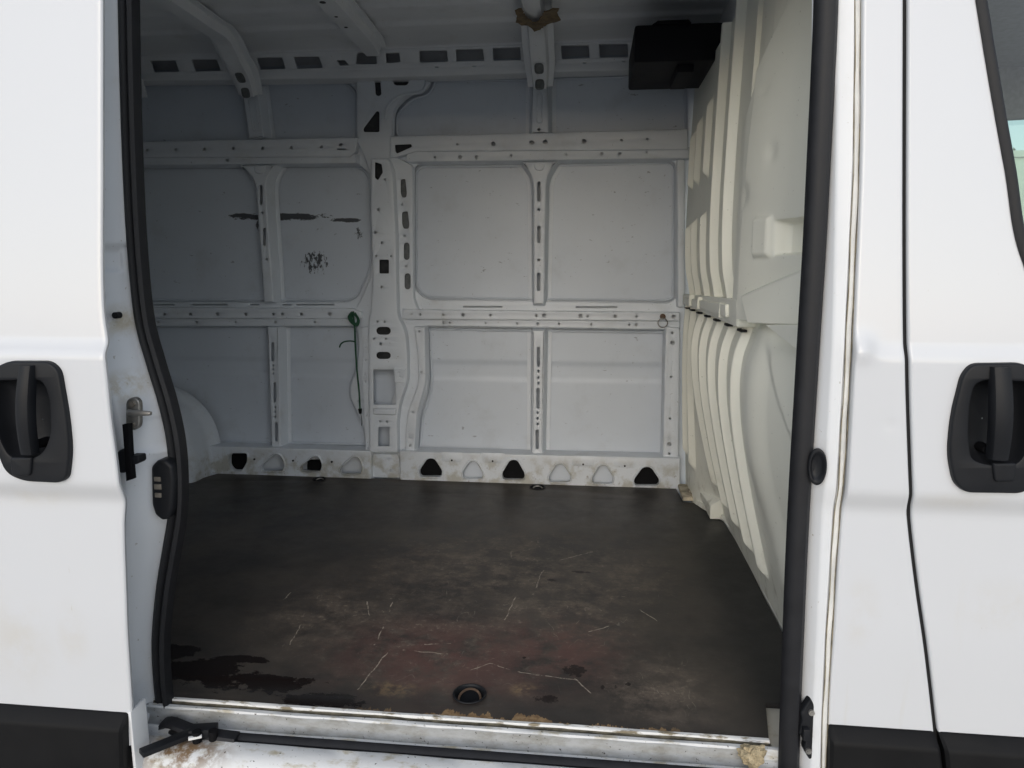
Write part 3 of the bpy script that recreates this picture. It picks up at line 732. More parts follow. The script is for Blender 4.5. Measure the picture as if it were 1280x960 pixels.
# pressed pads with spot welds between the openings
for k, (px, py) in enumerate(((565, 572), (616, 573), (729, 577), (781, 579))):
    bm = bmesh.new(); X, Z = on_y(px, py, SB - 0.001)
    add_grid(bm, 12, 8, lambda u, v: (X + (u - 0.5) * 0.11, SB + 0.001 - 0.006 * math.sin(u * math.pi) ** 0.6 * math.sin(v * math.pi) ** 0.6 if 0 < u < 1 and 0 < v < 1 else SB + 0.001, Z + (v - 0.5) * 0.052))
    obj('weld_pad', bm, M['inner_low'], s2)
    bm = bmesh.new(); add_tube(bm, [(X, SB - 0.001, Z - 0.012), (X, SB - 0.009, Z - 0.012)], 0.0045, 8); obj('rivet', bm, M['gap'], s2)
for k, (px, py) in enumerate((z54(266, 155), z54(487, 163), z54(708, 170))):
    X, Z = on_y(px, py, SB); bm = bmesh.new(); add_tube(bm, [(X, SB + 0.002, Z), (X, SB - 0.005, Z)], 0.005, 8); obj('rivet', bm, M['gap'], s1)
# black foam plugs behind some openings
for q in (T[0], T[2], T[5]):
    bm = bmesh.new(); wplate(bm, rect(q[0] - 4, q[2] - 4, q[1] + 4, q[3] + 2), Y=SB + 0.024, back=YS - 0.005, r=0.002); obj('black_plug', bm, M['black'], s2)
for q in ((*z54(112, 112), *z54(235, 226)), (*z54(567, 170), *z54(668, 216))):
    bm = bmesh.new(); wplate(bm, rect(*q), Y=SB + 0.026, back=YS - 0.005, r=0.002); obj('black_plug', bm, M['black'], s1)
for q in (T[1], T[3], T[4]):
    bm = bmesh.new(); wplate(bm, rect(q[0] - 5, q[2] - 5, q[1] + 5, q[3] + 3), Y=SB + 0.034, back=YS - 0.005, r=0.004); obj('backing_plate', bm, M['skin'], s2)

# ---- roof rail with its row of windows
YR = 3.285
def quad(a, b, c, d, s=2.5): return [(a + s * 0, b), (c - s, b - 0.6), (c + 0.5, d - 1), (a + s, d)]
rh = []
for (a, b, c, d) in ((236, 203, 350, 250), (382, 197, 495, 246), (530, 191, 643, 243), (804, 182, 918, 236), (956, 176, 1073, 231), (62 + 40, 212, 160, 252)):
    p, q = z2(a, b), z2(c, d); rh.append(quad(p[0], p[1], q[0], q[1], 1.0))
for (a, b, c, d) in ((120, 242, 236, 290), (285, 238, 402, 286), (545, 230, 662, 279), (693, 226, 810, 275), (865, 241, 915, 263)):
    p, q = z1(a, b), z1(c, d); rh.append(quad(p[0], p[1], q[0], q[1], 5.0))
rh.append([(446, 66), (458, 64), (470, 69), (471, 80), (445, 80)])
rh += [rect(*z2(300, 266), *z2(314, 272)), rect(*z2(450, 262), *z2(464, 268)), rect(*z2(892, 249), *z2(905, 255)), rect(*z2(1048, 243), *z2(1063, 249))]
bm = bmesh.new()
wplate(bm, [(110, 70), (420, 62), (660, 54), (900, 46), (900, 84), (660, 91), (545, 95), (430, 98), (110, 102)], rh, Y=YR, back=YB, r=0.008, hole_r=1.5, hdepth=0.008, draft=0.004)
obj('roof_rail', bm, M['roof'], VAN)
# ---- roof panel, corrugated along the van
def roof(u, v):
    X = -2.8 + 3.42 * u; y = 1.42 + (3.40 - 1.42) * v
    z = 2.012 + 0.035 * (1 - ((y - 2.4) / 0.98) ** 2)
    ph = (y - 0.03) % 0.19
    z -= 0.014 * (sst(0.0, 0.02, ph) - sst(0.095, 0.115, ph))
    return (X, y, z)
bm = bmesh.new(); add_grid(bm, 20, 260, roof); obj('roof_panel', bm, M['roof'], VAN)
bm = bmesh.new(); add_box(bm, (-2.8, 1.36, 2.06), (2.4, 3.46, 2.10), 0.02); obj('roof_skin', bm, M['body'], VAN)
# cove between roof and roof rail
bm = bmesh.new(); xsweep(bm, [(3.16, 2.012), (3.22, 2.008), (3.262, 2.002), (3.283, 1.994), (3.29, 1.98)], -2.8, 0.55, 4); obj('roof_cove', bm, M['roof'], VAN)
# ---- roof bows
def bow(X, wd, z_end=1.80, holes=True, short=False):
    path = [(y, 1.965 + 0.035 * (1 - ((y - 2.4) / 0.98) ** 2)) for y in (1.44, 1.8, 2.2, 2.6, 2.9, 3.05)] + [(3.15, 1.915), (3.21, 1.88), (3.25, 1.835), (3.27, z_end)]
    if short: path = path[:6] + [(3.14, 1.982), (3.22, 1.974), (3.27, 1.968)]
    sp = spline([Vector((0, a, b)) for a, b in path], 5)
    bm = bmesh.new()
    prof = [(-0.60, -0.026), (-0.59, -0.022), (-0.37, -0.022), (-0.355, -0.020), (-0.30, 0.012), (-0.285, 0.015), (0.285, 0.015), (0.30, 0.012), (0.355, -0.020), (0.37, -0.022), (0.59, -0.022), (0.60, -0.026)]
    rows = []
    for i, p in enumerate(sp):
        t_ = (sp[min(i + 1, len(sp) - 1)] - sp[max(i - 1, 0)]).normalized(); nn = Vector((0, -t_.z, t_.y)) * -1   # inward / downward
        s = i / (len(sp) - 1); ww = wd * (1.0 - 0.18 * sst(0.75, 1.0, s))
        rows.append([bm.verts.new(Vector((X + a * ww, 0, 0)) + p + nn * b) for a, b in prof])
    for A, B in zip(rows, rows[1:]):
        for k in range(len(prof) - 1): bm.faces.new((A[k], A[k + 1], B[k + 1], B[k]))
    o = obj('roof_bow', bm, M['roof'], VAN)
    for yy, rr in (() if holes else ((2.56, 0.007), (2.70, 0.012), (2.84, 0.007), (2.95, 0.008))):
        zz = 1.965 + 0.035 * (1 - ((yy - 2.4) / 0.98) ** 2) - 0.0155
        bm = bmesh.new(); add_tube(bm, [(X - 0.012, yy, zz + 0.01), (X - 0.012, yy, zz)], rr, 12); obj('bow_hole_shade', bm, M['shade_and_seam'], o)  # dark disc painted for the shade of a bow hole
    if holes:   # dark oblong insets on the curved end, slot shade given as colour
        for (ya, za, rl) in ((3.214, 1.878, 0.026), (3.262, 1.815, 0.022)):
            bm = bmesh.new()
            k_ = 0.55 if ya < 3.25 else 0.85
            d_ = Vector((0, 0.35 if ya > 3.25 else 0.75, -0.9 if ya > 3.25 else -0.66)).normalized(); nn = Vector((0, d_.z, -d_.y)); c = Vector((X, ya, za)) + nn * 0.0225
            ring = [];
            for (sx, off) in ((1.0, 0.0), (0.86, 0.002), (0.74, -0.004)):
                ring.append([bm.verts.new(c + Vector((1, 0, 0)) * (0.020 * sx * math.copysign(abs(math.cos(a)) ** 0.6, math.cos(a))) + d_ * (rl * (sx if sx > .9 else sx * 0.96) * math.copysign(abs(math.sin(a)) ** 0.6, math.sin(a))) + nn * off) for a in [2 * math.pi * k / 16 for k in range(16)]])
            for A, B in zip(ring, ring[1:]):
                for k in range(16): bm.faces.new((A[k], A[(k + 1) % 16], B[(k + 1) % 16], B[k]))
            bm.faces.new(ring[-1]); obj('bow_slot_shade', bm, M['liner'], o)
    return o
bow(-1.575, 0.118); bow(-0.985, 0.125, holes=False, short=True); bow(-0.240, 0.112); bow(-2.14, 0.12)

# ---- wheel arch box
def arch(u, v):
    # u along the arch from cab side floor over the top; v from wall to face
    a = math.pi * (u * 0.93 - 0.0)
    R = 0.46; cx = -2.325
    k = (1, 0.99, 0.965, 0.92)[0]
    d = 0.30 * v if v < 0.8 else 0.24 + 0.02 * (v - 0.8) / 0.2
    shr = 1.0 - 0.035 * sst(0, 0.3, v) - 0.10 * sst(0.6, 1.0, v) ** 2
    X = cx + R * shr * math.copysign(abs(math.cos(a)) ** 0.72, math.cos(a)); Z = -0.02 + 0.47 * shr * abs(math.sin(a)) ** 0.72
    fc = 0.012 * (abs((u * 9) % 1 - 0.5) * 2) * sst(0.1, 0.3, v); X -= fc * math.cos(a); Z -= fc * math.sin(a)      # beaten facets
    crease = 0.006 * math.sin(u * 40) * sst(0.2, 0.6, v) * 0.4
    return (X, YS - 0.02 - d + crease, Z)
bm = bmesh.new(); V = add_grid(bm, 48, 20, arch)
cap = [v for v in V[-1]]
cc = bm.verts.new((-2.33, 3.10, 0.12))
for a, b in zip(cap, cap[1:]): bm.faces.new((a, b, cc))
obj('wheel_arch', bm, M['inner_low'], VAN)

# ================================================================== bulkhead
RU = [2.26, 2.50, 2.76, 3.00, 3.18]
def ridge(y, yc, wtop=0.085, s=0.016):
    """0..1 pressed rib: rises on the near flank"""
    return sst(yc - s / 2, yc + s / 2, y) * (1 - sst(yc + wtop, yc + wtop + s * 2, y))
bx_up = interp([(0.86, 0.452), (0.95, 0.438), (1.02, 0.424), (1.15, 0.417), (1.35, 0.418), (1.60, 0.424), (1.85, 0.432)])
def bulk_up(u, v):
    y = 2.09 + (3.345 - 2.09) * u; z = 0.885 + (1.80 - 0.885) * v
    x = bx_up(z)
    for k, yc in enumerate(RU):
        hgt = 0.028 if k < 2 else 0.022
        rdg = ridge(y, yc, 0.020 if k < 3 else 0.015, 0.008)
        if k >= 2:
            g1 = 1.31 + 0.0 * k; lo, hi = 1.235 - 0.01 * (k - 2), 1.345 + 0.0 * k
            top = 1.645 - 0.02 * (k - 2)
            m = (1 - sst(lo - 0.03, lo, z)) + sst(hi, hi + 0.03, z) * (1 - sst(top - 0.05, top, z))
            rdg *= min(1, m)
        x -= hgt * rdg
    if u == 0: x += 0.08          # folded return edge
    return (x, y, z)
BK = None
bm = bmesh.new(); add_grid(bm, 380, 110, bulk_up); BK = obj('bulkhead_panel', bm, M['bulk'], VAN, 'upper cream ribbed bulkhead panel')
bx_lo = interp([(-0.02, 0.565), (0.0, 0.560), (0.10, 0.538), (0.2, 0.512), (0.4, 0.464), (0.58, 0.430), (0.70, 0.420), (0.78, 0.426), (0.85, 0.446), (0.92, 0.452)])
RL = [1.86, 2.05, 2.25, 2.46, 2.66, 2.86, 3.06, 3.22]
def bulk_lo(u, v):
    y = 1.458 + (3.345 - 1.458) * u; z = -0.015 + (0.90 + 0.015) * v
    x = bx_lo(z)
    far = sst(2.86, 3.12, y)
    x = x * (1 - far) + (0.435 + 0.2 * (x - 0.435)) * far
    for k, yc in enumerate(RL):
        if k == 0: continue
        b = 0.105 + 0.02 * max(0, k - 4)
        x -= 0.025 * ridge(y, yc, 0.018, 0.010) * sst(b, b + 0.05, z) * (1 - sst(0.855, 0.89, z))
    # flat near panel bulges towards the load bay
    nr = 1 - sst(1.90, 1.98, y)
    x -= 0.020 * nr * sst(0.30, 0.55, z) * (1 - sst(0.86, 0.9, z))
    x += 0.26 * max(0, 1.88 - y) * sst(0.0, 0.12, 1.88 - y) * sst(0.05, 0.4, z)
    # diagonal crease
    yl = 1.80 - (0.84 - z) * 0.80
    x -= 0.018 * (1 - sst(yl - 0.03, yl + 0.03, y)) * (1 - sst(0.82, 0.86, z)) * sst(0.2, 0.4, z)
    return (x, y, z)
bm = bmesh.new(); add_grid(bm, 460, 120, bulk_lo); obj('bulkhead_panel', bm, M['bulk'], VAN, 'lower cream bulkhead panel with wavy ribs')
# near closing panel, upper half
def clos_x(y, z):
    x = 0.398 + 0.012 * sst(1.2, 1.75, z) + 0.30 * max(0, 2.05 - y) * sst(-0.05, 0.25, 2.05 - y) ** 0.5
    return x
def closing(u, v):
    y = 1.60 + (2.13 - 1.60) * u; z = 0.885 + (1.80 - 0.885) * v
    x = clos_x(y, z)
    x += 0.034 * sst(2.085, 2.125, y)                                      # step back to the ribbed panel
    yl = 2.04 - 0.03 * sst(1.0, 1.6, z)                                    # bevelled shoulder
    x -= 0.012 * (1 - sst(yl - 0.035, yl - 0.02, y))
    zl = 1.38 + (2.1 - y) * 1.17                                           # diagonal top facet
    x += 0.030 * sst(zl - 0.005, zl + 0.02, z)
    x += 0.008 * math.exp(-((y - 2.0) / 0.03) ** 2 - ((z - 1.21) / 0.03) ** 2)      # dents
    x += 0.006 * math.exp(-((y - 1.88) / 0.02) ** 2 - ((z - 1.303) / 0.022) ** 2)
    x += 0.003 * math.exp(-((y - 1.93) / 0.02) ** 2 - ((z - 1.46) / 0.012) ** 2)
    x += 0.0025 * math.sin(z * 9 + y * 6) * math.sin(y * 14)
    x += 0.040 * (1 - sst(1.845, 1.855, y)) * sst(1.05, 1.06, z) * (1 - sst(1.128, 1.14, z))      # square recess by the pillar
    x -= 0.012 * (1 - sst(1.92, 1.935, y)) * sst(1.855, 1.87, y) * sst(1.043, 1.06, z) * (1 - sst(1.14, 1.155, z))
    return (x, y, z)
bm = bmesh.new(); add_grid(bm, 170, 220, closing); CP = obj('closing_panel', bm, M['bulk'], VAN, 'smooth cream panel of the bulkhead next to the door pillar')
for (px, py) in ((1008, 208), (1003, 352), (1013, 52)):
    y, z = on_x(px, py, 0.47); X_ = clos_x(y, z); bm = bmesh.new(); add_tube(bm, [(X_ + 0.01, y, z), (X_ - 0.016, y, z)], 0.007, 8); obj('bolt', bm, M['zinc'], CP)
for (a, b) in (((1006, 42), (1001, 150)), ((996, 280), (994, 322))):
    (y0, z0), (y1, z1_) = on_x(*a, 0.465), on_x(*b, 0.465)
    bm = bmesh.new(); add_tube(bm, [(clos_x(y0, z0) - 0.006, y0, z0), (clos_x(y1, z1_) - 0.008, y1, z1_)], 0.003, 5); obj('seam_line', bm, M['shade_and_seam'], CP)
# cross beam and its end box
def hexa(bm, P, bev=0.006):
    vs = [bm.verts.new(p) for p in P]
    fs = [bm.faces.new([vs[i] for i in q]) for q in ((0, 1, 2, 3), (7, 6, 5, 4), (0, 4, 5, 1), (1, 5, 6, 2), (2, 6, 7, 3), (3, 7, 4, 0))]
    bmesh.ops.recalc_face_normals(bm, faces=fs)
    bmesh.ops.bevel(bm, geom=list({e for f in fs for e in f.edges}), offset=bev, segments=3, profile=0.6, affect='EDGES')
def yz(px, py, X): return on_x(px, py, X)
bm = bmesh.new()
a0, a1 = 0.404, 0.47
hexa(bm, [(0.412, 3.33, 0.862), (0.398, 2.02, 0.860), (0.394, 2.02, 0.938), (0.412, 3.33, 0.906), (0.47, 3.33, 0.862), (0.47, 2.02, 0.860), (0.47, 2.02, 0.938), (0.47, 3.33, 0.906)], 0.007)
CB = obj('cross_beam', bm, M['bulk'], VAN)
bm = bmesh.new()
hexa(bm, [(0.400, 3.20, 0.874), (0.389, 2.14, 0.880), (0.386, 2.14, 0.918), (0.400, 3.20, 0.896), (0.42, 3.20, 0.874), (0.42, 2.14, 0.880), (0.42, 2.14, 0.918), (0.42, 3.20, 0.896)], 0.004)
obj('beam_rib', bm, M['bulk'], CB)
for yy in (2.24, 2.70, 2.93):
    bm = bmesh.new(); hexa(bm, [(0.392, yy + .02, 0.872), (0.386, yy, 0.872), (0.386, yy - .01, 0.918), (0.392, yy + .01, 0.918), (0.41, yy + .02, 0.872), (0.41, yy, 0.872), (0.41, yy - .01, 0.918), (0.41, yy + .01, 0.918)], 0.003); obj('beam_clip', bm, M['bulk'], CB)
bm = bmesh.new()
q_ = [(on_x(933, 404, 0.390), 0.390), (on_x(1008, 407, 0.470), 0.470), (on_x(1006, 338, 0.470), 0.470), (on_x(925, 371, 0.390), 0.390)]
P = [(x, p[0], p[1]) for p, x in q_] + [(x + 0.05, p[0] + 0.02, p[1] + (0.03 if k in (2, 3) else 0.0)) for k, (p, x) in enumerate(q_)]
hexa(bm, P, 0.006)
obj('beam_end_box', bm, M['bulk'], VAN)
bm = bmesh.new()   # triangular flap under the box
tri_ = [(on_x(955, 406, 0.404), 0.404), (on_x(1006, 406, 0.425), 0.425), (on_x(1006, 446, 0.425), 0.425)]
fv = [bm.verts.new((x, p[0], p[1])) for p, x in tri_] + [bm.verts.new((x + 0.012, p[0] + 0.003, p[1])) for p, x in tri_]
for q in ((0, 1, 2), (5, 4, 3), (0, 3, 4, 1), (1, 4, 5, 2), (2, 5, 3, 0)): bm.faces.new([fv[k] for k in q])
bmesh.ops.recalc_face_normals(bm, faces=bm.faces)
bmesh.ops.bevel(bm, geom=list(bm.edges), offset=0.003, segments=2, affect='EDGES')
obj('gusset_flap', bm, M['bulk'], VAN)
for k, yc in enumerate(RL[1:]):          # dark slots where the ribs run under the beam
    bm = bmesh.new(); add_box(bm, (0.412, yc - 0.02, 0.846), (0.430, yc + 0.035, 0.853), 0.002); obj('beam_gap', bm, M['gap'], CB)
# flange of the bulkhead on the floor and the rusty corner
bm = bmesh.new()
fp = [(0.563, 1.49), (0.563, 1.96), (0.561, 2.19), (0.572, 2.55), (0.556, 2.86), (0.505, 2.97), (0.475, 3.05), (0.468, 3.10)]
add_sweep(bm, [(x, y, 0.004) for x, y in fp], [(-0.004, 0.0), (0.03, 0.0), (0.03, 0.022), (-0.002, 0.020)], (0, 0, 1)); obj('floor_flange', bm, M['bulk'], VAN)
bm = bmesh.new(); add_box(bm, (0.418, 3.10, 0.004), (0.50, 3.30, 0.022), 0.004); add_box(bm, (0.45, 3.12, 0.0225), (0.485, 3.2, 0.032), 0.006); obj('corner_bracket', bm, M['dirtcream'], VAN, 'dirty stained corner bracket at the foot of the bulkhead')
bm = bmesh.new(); hexa(bm, [(0.50, 2.88, 0.002), (0.50, 3.10, 0.002), (0.47, 3.10, 0.075), (0.50, 2.88, 0.06), (0.56, 2.88, 0.002), (0.52, 3.12, 0.002), (0.52, 3.12, 0.1), (0.56, 2.88, 0.1)], 0.004); obj('corner_gusset', bm, M['bulk'], VAN)
# top closing of the bulkhead
bm = bmesh.new(); add_grid(bm, 4, 4, lambda u, v: (0.47 + 0.03 * v, 1.42 + 1.98 * u, 1.74 + 0.32 * v)); obj('header_panel', bm, M['roof'], VAN)

# ================================================================== ends and near side of the load bay
bm = bmesh.new(); add_box(bm, (-2.82, 1.42, -0.1), (-2.76, 3.42, 2.05), 0.01); obj('rear_door', bm, M['inner'], VAN)
bm = bmesh.new(); add_box(bm, (-2.8, 1.50, -0.1), (-1.13, 1.54, 2.05), 0.004); obj('near_side_panel', bm, M['inner'], VAN)
bm = bmesh.new(); add_box(bm, (-1.3, 1.40, 1.72), (0.60, 1.52, 2.055), 0.02); obj('door_header', bm, M['jamb'], VAN)
bm = bmesh.new(); add_box(bm, (-2.8, 1.44, -0.16), (0.60, 3.40, -0.024), 0.003); obj('floor_pan', bm, M['inner_low'], VAN)
bm = bmesh.new(); add_box(bm, (-3.0, 3.41, -0.3), (0.6, 3.46, 2.06), 0.02); obj('outer_side', bm, M['body'], VAN)

bm = bmesh.new(); xa_, ya_ = on_z(957, 879, 0); add_box(bm, (xa_ - 0.02, 1.461, -0.0235), (xa_ + 0.06, ya_ + 0.002, -0.012), 0.003)
M['speck'] = paint('speckled_cream', (0.62, 0.585, 0.50), (0.42, 0.36, 0.25), 0.6, gcol=(0.07, 0.06, 0.04), scale=24, amount=0.7)
obj('pillar_foot', bm, M['speck'], VAN, 'dirty speckled foot plate in the floor notch')
# ---- sill: stepped pressing
x0, x1 = -1.06, 0.43
def swob(x, i): return (0.0006 * math.sin(x * 17 + i), 0.0005 * math.sin(x * 23 + i * 2))
bm = bmesh.new()
xsweep(bm, [(1.4600, -0.024), (1.4535, -0.024), (1.4530, -0.004), (1.4515, -0.0025), (1.4425, -0.0025), (1.4405, -0.005), (1.4400, -0.030), (1.4360, -0.046), (1.424, -0.050), (1.4185, -0.036), (1.4165, -0.032), (1.4110, -0.031), (1.4085, -0.034), (1.406, -0.050), (1.384, -0.050), (1.378, -0.033), (1.372, -0.030), (1.345, -0.034), (1.330, -0.040), (1.318, -0.055), (1.312, -0.09), (1.318, -0.30)], -1.20, 0.60, 40, swob)
SI = obj('door_sill', bm, M['sillp'], VAN)
bm = bmesh.new(); xsweep(bm, [(1.470, 0.001), (1.470, 0.0045), (1.4620, 0.0042), (1.4605, 0.002), (1.4606, -0.001)], -1.03, on_z(966, 937, 0.003)[0], 30, swob); obj('edge_trim', bm, M['alloy'], SI)
bm = bmesh.new(); xsweep(bm, [(1.4606, -0.0005), (1.4598, -0.004), (1.459, -0.009), (1.4536, -0.010)], -1.03, 0.40, 80, lambda x, i: (0, 0.0012 * math.sin(x * 37 + i) * math.sin(x * 11))); obj('sill_grime', bm, M['grime'], SI)
bm = bmesh.new(); xsweep(bm, [(1.4388, -0.0062), (1.4384, -0.0300), (1.4342, -0.0440), (1.4240, -0.0478), (1.4172, -0.0345)], -1.03, 0.36, 60, lambda x, i: (0, 0.0008 * math.sin(x * 41 + i) if i in (0, 4) else 0)); obj('sill_recess', bm, M['film'], SI)

# ================================================================== door seals
def seal_path(pts, Y): return [(on_y(a, b, Y)[0], Y, on_y(a, b, Y)[1]) for a, b in pts]
SP = [(-0.021, 0.0), (-0.021, 0.010), (-0.017, 0.016), (-0.010, 0.019), (-0.004, 0.016), (-0.001, 0.010), (0.002, 0.010), (0.005, 0.022), (0.011, 0.028), (0.018, 0.024), (0.021, 0.014), (0.021, 0.0)]
YL = 1.468
left_px = [(161, -120), (163, 0), (165, 100), (168, 200), (173, 300), (182, 395), (196, 450), (211, 500), (221, 545), (225, 590), (224, 640), (216, 690), (208, 740), (203, 800), (205, 850), (209, 885)]
lp = seal_path(left_px, YL)
Xl, Zl = lp[-1][0], lp[-1][2]
pl = spline(lp, 6) + spline([(Xl, YL, Zl), (Xl + 0.012, YL - 0.012, Zl - 0.035), (Xl + 0.045, YL - 0.045, -0.034), (Xl + 0.12, 1.405, -0.040), (Xl + 0.22, 1.398, -0.042)], 6)[1:]
bm = bmesh.new(); add_sweep(bm, pl, [(-a, b) for a, b in SP], (0, -1, 0)); obj('door_seal', bm, M['rubber'], VAN)
bm = bmesh.new(); add_sweep(bm, [(Xl + 0.2, 1.396, -0.046), (-0.5, 1.396, -0.046), (0.0, 1.396, -0.046), (0.42, 1.396, -0.046)], [(-0.011, 0.0), (-0.011, 0.014), (-0.004, 0.021), (0.004, 0.019), (0.011, 0.012), (0.011, 0)], (0, 0, 1)); obj('sill_seal', bm, M['rubber'], VAN)
YRS = 1.435
right_px = [(1031, -120), (1031, 0), (1027, 100), (1022, 200), (1017, 300), (1011, 400), (1005, 500), (999, 600), (994, 700), (990, 800), (987, 880), (984, 980), (982, 1060)]
SPR = [(-0.024, -0.02), (-0.024, 0.0), (-0.020, 0.012), (-0.013, 0.02), (0.0, 0.022), (0.010, 0.019), (0.018, 0.011), (0.020, 0.0)]
bm = bmesh.new(); add_sweep(bm, spline(seal_path(right_px, YRS), 5), SPR, (0, -1, 0)); obj('door_seal', bm, M['rubber'], VAN)
# inner edge cover behind the right seal
bm = bmesh.new()
def rcov(u, v):
    z = -0.12 + 1.9 * v
    xx = pxcurve([(1020, -120), (1016, 100), (1008, 300), (998, 500), (988, 700), (980, 900), (976, 1060)], 1.46)(z)
    return (xx + 0.006 * math.sin(z * 9) * math.sin(z * 31) * 0.4 + 0.07 * u, 1.462 + 0.015 * u, z)
add_grid(bm, 3, 90, rcov); obj('edge_cover', bm, M['black'], VAN)

# ================================================================== body sides
def body_y(x, z, left):
    """outer skin: tumblehome above the belt, rounded belt, undercut, lower panel"""
    y = 1.385 + 0.045 * max(0, z - 0.88)
    k = 1.0 if left else 0.45
    y -= 0.016 * k * (1 - sst(0.852, 0.884, z))
    y += 0.020 * (1 - sst(0.548, 0.604, z))
    y += 0.012 * (1 - sst(0.05, 0.32, z))
    return y
def cut_skin(bm, poly):
    dead = [f for f in bm.faces if any(inside((v.co.x, v.co.z), poly) for v in f.verts)]
    bmesh.ops.delete(bm, geom=dead, context='FACES')
L_DISH = [(-6, 475, 10), (58, 473, 14), (67, 496, 16), (69, 540, 14), (61, 561, 10), (49, 571, 8), (18, 570, 8), (8, 554, 10), (-2, 518, 12)]
R_DISH = [(1214, 480, 14), (1226, 474, 10), (1283, 476, 10), (1287, 520, 12), (1281, 558, 14), (1268, 579, 10), (1228, 579, 10), (1210, 572, 8), (1206, 540, 16), (1209, 500, 12)]
def sheet(name, xl, xr, z0, z1_, yfun, mat, parent, nu=24, nv=150, hem=0.018, smoothx=1.0, cut=None):
    bm = bmesh.new(); V = []
    for j in range(nv + 1):
        z = z0 + (z1_ - z0) * j / nv; a, b = xl(z), xr(z); row = []
        row.append(bm.verts.new((a + 0.002, yfun(a, z) + hem, z))); row.append(bm.verts.new((a, yfun(a, z) + 0.004, z))); row.append(bm.verts.new((a + 0.0015, yfun(a, z) + 0.0012, z)))
        for i in range(nu + 1):
            x = a + 0.004 + (b - a - 0.008) * i / nu; row.append(bm.verts.new((x, yfun(x, z), z)))
        row.append(bm.verts.new((b - 0.0015, yfun(b, z) + 0.0012, z))); row.append(bm.verts.new((b, yfun(b, z) + 0.004, z))); row.append(bm.verts.new((b - 0.002, yfun(b, z) + hem, z)))
        V.append(row)
    for A, B in zip(V, V[1:]):
        for i in range(len(A) - 1): bm.faces.new((A[i], A[i + 1], B[i + 1], B[i]))
    if cut: cut_skin(bm, cut)
    return obj(name, bm, M[mat], parent)
# --- sliding door, slid back along the body
SLY = 0.103
def depth_curve(pts, yf):
    out = []
    for a, b in pts:
        Y = 1.3
        for k in range(4): X, Z = on_y(a, b, Y); Y = yf(X, Z)
        out.append((Z, X))
    return interp(out)
sd_edge = depth_curve([(126, -120), (127, 0), (127, 200), (128, 380), (130, 450), (137, 520), (149, 610), (154, 660), (157, 760), (163, 870), (165, 960), (169, 1080)], lambda x, z: body_y(x, z, True) - SLY)
ysl = lambda x, z: body_y(x, z, True) - SLY
SD = sheet('sliding_door', lambda z: -2.15, sd_edge, 0.0, 1.75, ysl, 'body', VAN, nu=160, nv=220, hem=0.012, cut=Wp(fillet(L_DISH, 0, 5), ysl(-1.1, 0.72)))
SD['label'] = 'open white sliding door slid back on the left'
ztl = on_y(150, 886, 1.308)[1]
def trim(name, xl, xr, zt, yfun, parent):
    bm = bmesh.new(); rows = []
    for (z, dy) in ((zt + 0.001, 0.012), (zt, -0.001), (zt - 0.003, -0.005), (zt - 0.022, -0.022), (zt - 0.027, -0.025), (zt - 0.034, -0.026), (zt - 0.24, -0.024), (zt - 0.26, -0.015), (zt - 0.27, 0.01)):
        a, b = xl(z), xr(z); ins = 0.006 if dy > -0.02 else 0.0
        xs = [a, a, a + 0.006] + [a + (b - a) * k / 12 for k in range(1, 12)] + [b - 0.006, b, b]
        ys = [0.02] + [dy + 0.006] + [dy] * (len(xs) - 4) + [dy + 0.006] + [0.02]
        rows.append([bm.verts.new((x, yfun(x, z) + d, z)) for x, d in zip(xs, ys)])
    for A, B in zip(rows, rows[1:]):
        for i in range(len(A) - 1): bm.faces.new((A[i], A[i + 1], B[i + 1], B[i]))
    return obj(name, bm, M['trim'], parent)
trim('side_trim', lambda z: -2.15, lambda z: sd_edge(z) - 0.006, ztl, ysl, SD)
# --- right door pillar
sl_x = pxcurve([(1086, -120), (1082, 0), (1077, 200), (1066, 400), (1056, 590), (1048, 700), (1042, 800), (1036, 910), (1032, 1060)], 1.388)
seam_px = [(1143, -120), (1141, 0), (1137, 180), (1134, 330), (1133, 450), (1136, 560), (1140, 640), (1150, 730), (1163, 820), (1175, 905), (1183, 970), (1196, 1080)]
seam = pxcurve(seam_px, 1.385)
def yright(x, z):
    y = body_y(x, z, False)
    # the belt roll fades out forward of the pillar, small dent by it
    X, Z = on_y(1076, 436, 1.385)
    y -= 0.011 * math.exp(-((x - X) / 0.022) ** 2 - ((z - Z) / 0.020) ** 2)
    X, Z = on_y(1115, 533, 1.37); y += 0.0018 * math.exp(-((x - X) / 0.012) ** 2 - ((z - Z) / 0.008) ** 2)
    return y
PL = sheet('door_pillar', lambda z: sl_x(z) + 0.004, lambda z: seam(z) - 0.004, -0.30, 1.80, yright, 'body', VAN, nu=24, nv=220, hem=0.030)
win_edge = depth_curve([(1204, -120), (1222, 0), (1240, 110), (1258, 210), (1280, 325), (1330, 392), (1500, 430)], yright)
zwin = on_y(1500, 430, 1.395)[1]
def win_x(z): return 2.0 if z <= zwin + 0.001 else min(2.0, win_edge(z))
bm = bmesh.new(); V = []
zs = sorted(set([-0.30 + 2.10 * j / 220 for j in range(221)] + [zwin + 0.0005 + 0.14 * (j / 20) ** 2 for j in range(21)]))
for z in zs:
    a, b = seam(z) + 0.004, win_x(z); row = []
    row.append(bm.verts.new((a + 0.002, yright(a, z) + 0.03, z))); row.append(bm.verts.new((a, yright(a, z) + 0.004, z))); row.append(bm.verts.new((a + 0.0015, yright(a, z) + 0.0012, z)))
    for i in range(151):
        x = a + 0.004 + (b - a - 0.004) * (i / 150) ** 1.3; row.append(bm.verts.new((x, yright(x, z), z)))
    V.append(row)
for A, B in zip(V, V[1:]):
    for i in range(len(A) - 1): bm.faces.new((A[i], A[i + 1], B[i + 1], B[i]))
